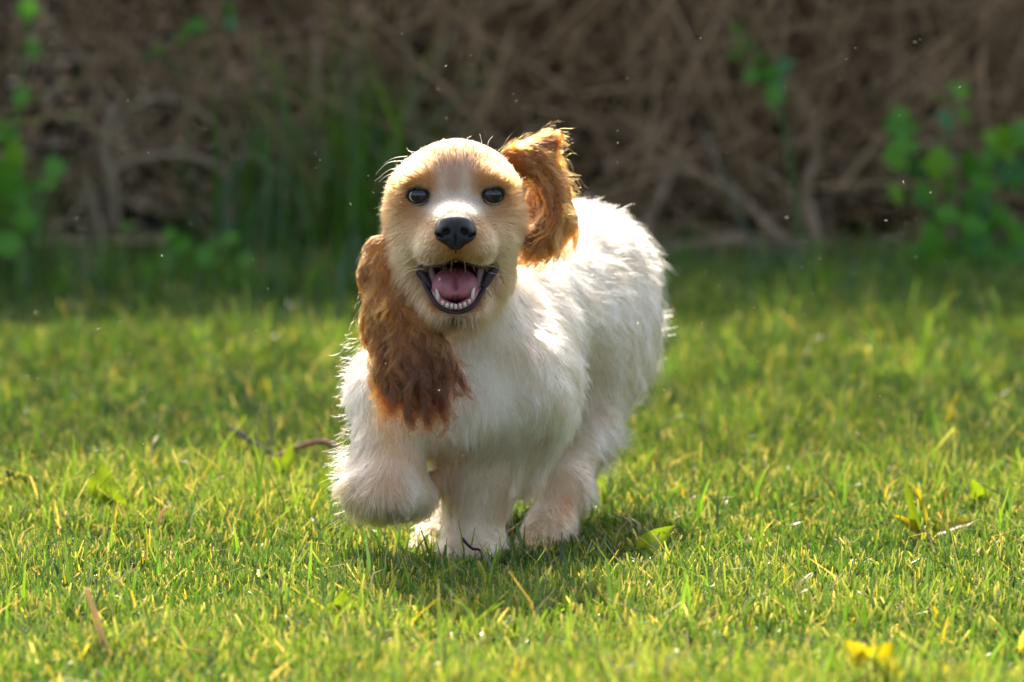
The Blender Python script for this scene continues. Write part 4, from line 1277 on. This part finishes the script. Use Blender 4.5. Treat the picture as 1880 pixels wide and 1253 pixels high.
gum = px_tube('lower_gum', [(792, 514, -0.085), (797, 537, -0.102), (812, 556, -0.112), (836, 565, -0.116), (860, 556, -0.112), (875, 536, -0.102), (880, 512, -0.085)], [6, 7.5, 8, 8, 8, 7.5, 6], M_GUM, puppy)
px_tube('upper_gum', [(784, 486, -0.085), (800, 482, -0.100), (836, 476, -0.108), (872, 481, -0.100), (888, 484, -0.085)], [5, 6, 6, 6, 5], M_GUM, puppy)
ST = Sculpt()
E(ST, 835, 519, -0.085, 42, 27, 0.022, 't', 0.008)
E(ST, 835, 535, -0.100, 35, 16, 0.015, 't', 0.010)
E(ST, 816, 525, -0.096, 22, 18, 0.016, 't', 0.006)
E(ST, 855, 525, -0.096, 22, 18, 0.016, 't', 0.006)
E(ST, 836, 505, -0.112, 1.8, 24, 0.010, 't', 0.006, '-')
sdf_object('tongue', ST, 0.0008, M_TONGUE, puppy, it=3)
def tooth(u, v, Y, L, w, dirx=0.0, up=1):
    pts = [P(u, v + up * 3, Y), P(u + dirx * 0.35, v - up * L * 0.45, Y - 0.0005), P(u + dirx, v - up * L, Y - 0.0003)]
    m = MB(); m.tube(catmull(pts, 3), np.interp(np.linspace(0, 1, 7), [0, .45, .8, 1], [w * .9, w, w * .75, w * .3]) / pxm(Y), 8); m.build('tooth', M_TOOTH, gum)
tooth(805, 549, -0.112, 18, 3.4, -4); tooth(867, 547, -0.112, 19, 3.4, 4)
for (u, v, w, y) in ((813, 556.5, 4.2, -.118), (821, 561, 4.6, -.1205), (829.5, 563, 3.6, -.1215), (837, 564.5, 3.9, -.1215), (845, 562.5, 3.7, -.121), (853.5, 560, 4.4, -.1195), (861.5, 554.5, 3.8, -.117)):
    tooth(u, v, y, rng.uniform(4.2, 6.2), w * 0.80, rng.normal(0, 0.8))
M_INLIP = plain('inner_lip', (0.34, 0.20, 0.19), 0.35, 0.4, (0.42, 0.28, 0.25), 0.3, 150)
px_tube('inner_lip', [(789, 492, -0.084), (793, 505, -0.090), (795, 520, -0.096), (799, 534, -0.102)], [5, 7, 6, 3], M_INLIP, puppy)
px_tube('inner_lip', [(886, 490, -0.084), (882, 503, -0.090), (879, 518, -0.096), (874, 532, -0.102)], [5, 7, 6, 3], M_INLIP, puppy)

# ------------------------------------------------------------------ specks of dust and clippings kicked up in the air
m = MB()
dr = np.random.default_rng(77)
for i in range(150):
    u = dr.uniform(0, 1880); v = dr.uniform(60, 1000); Y = dr.uniform(-0.2, 0.5)
    if 640 < u < 1240 and 240 < v: Y = dr.uniform(-0.32, -0.2)
    p = P(u, v, Y)
    if p[2] < 0.03: continue
    d = dr.normal(size=3); d /= np.linalg.norm(d)
    Ls = dr.uniform(0.0004, 0.0016) if dr.random() < 0.85 else dr.uniform(0.002, 0.004)
    m.tube([p - d * Ls * 0.5, p, p + d * Ls * 0.5], [0.0001, dr.uniform(0.0002, 0.0005), 0.0001], 4)
o = m.build('airborne_specks', plain('pale_chaff', (0.75, 0.68, 0.5), 0.6, 0.3))
tag(o, 'tiny pale specks of chaff and dust floating in the sunlit air', 'dust', kind='stuff')
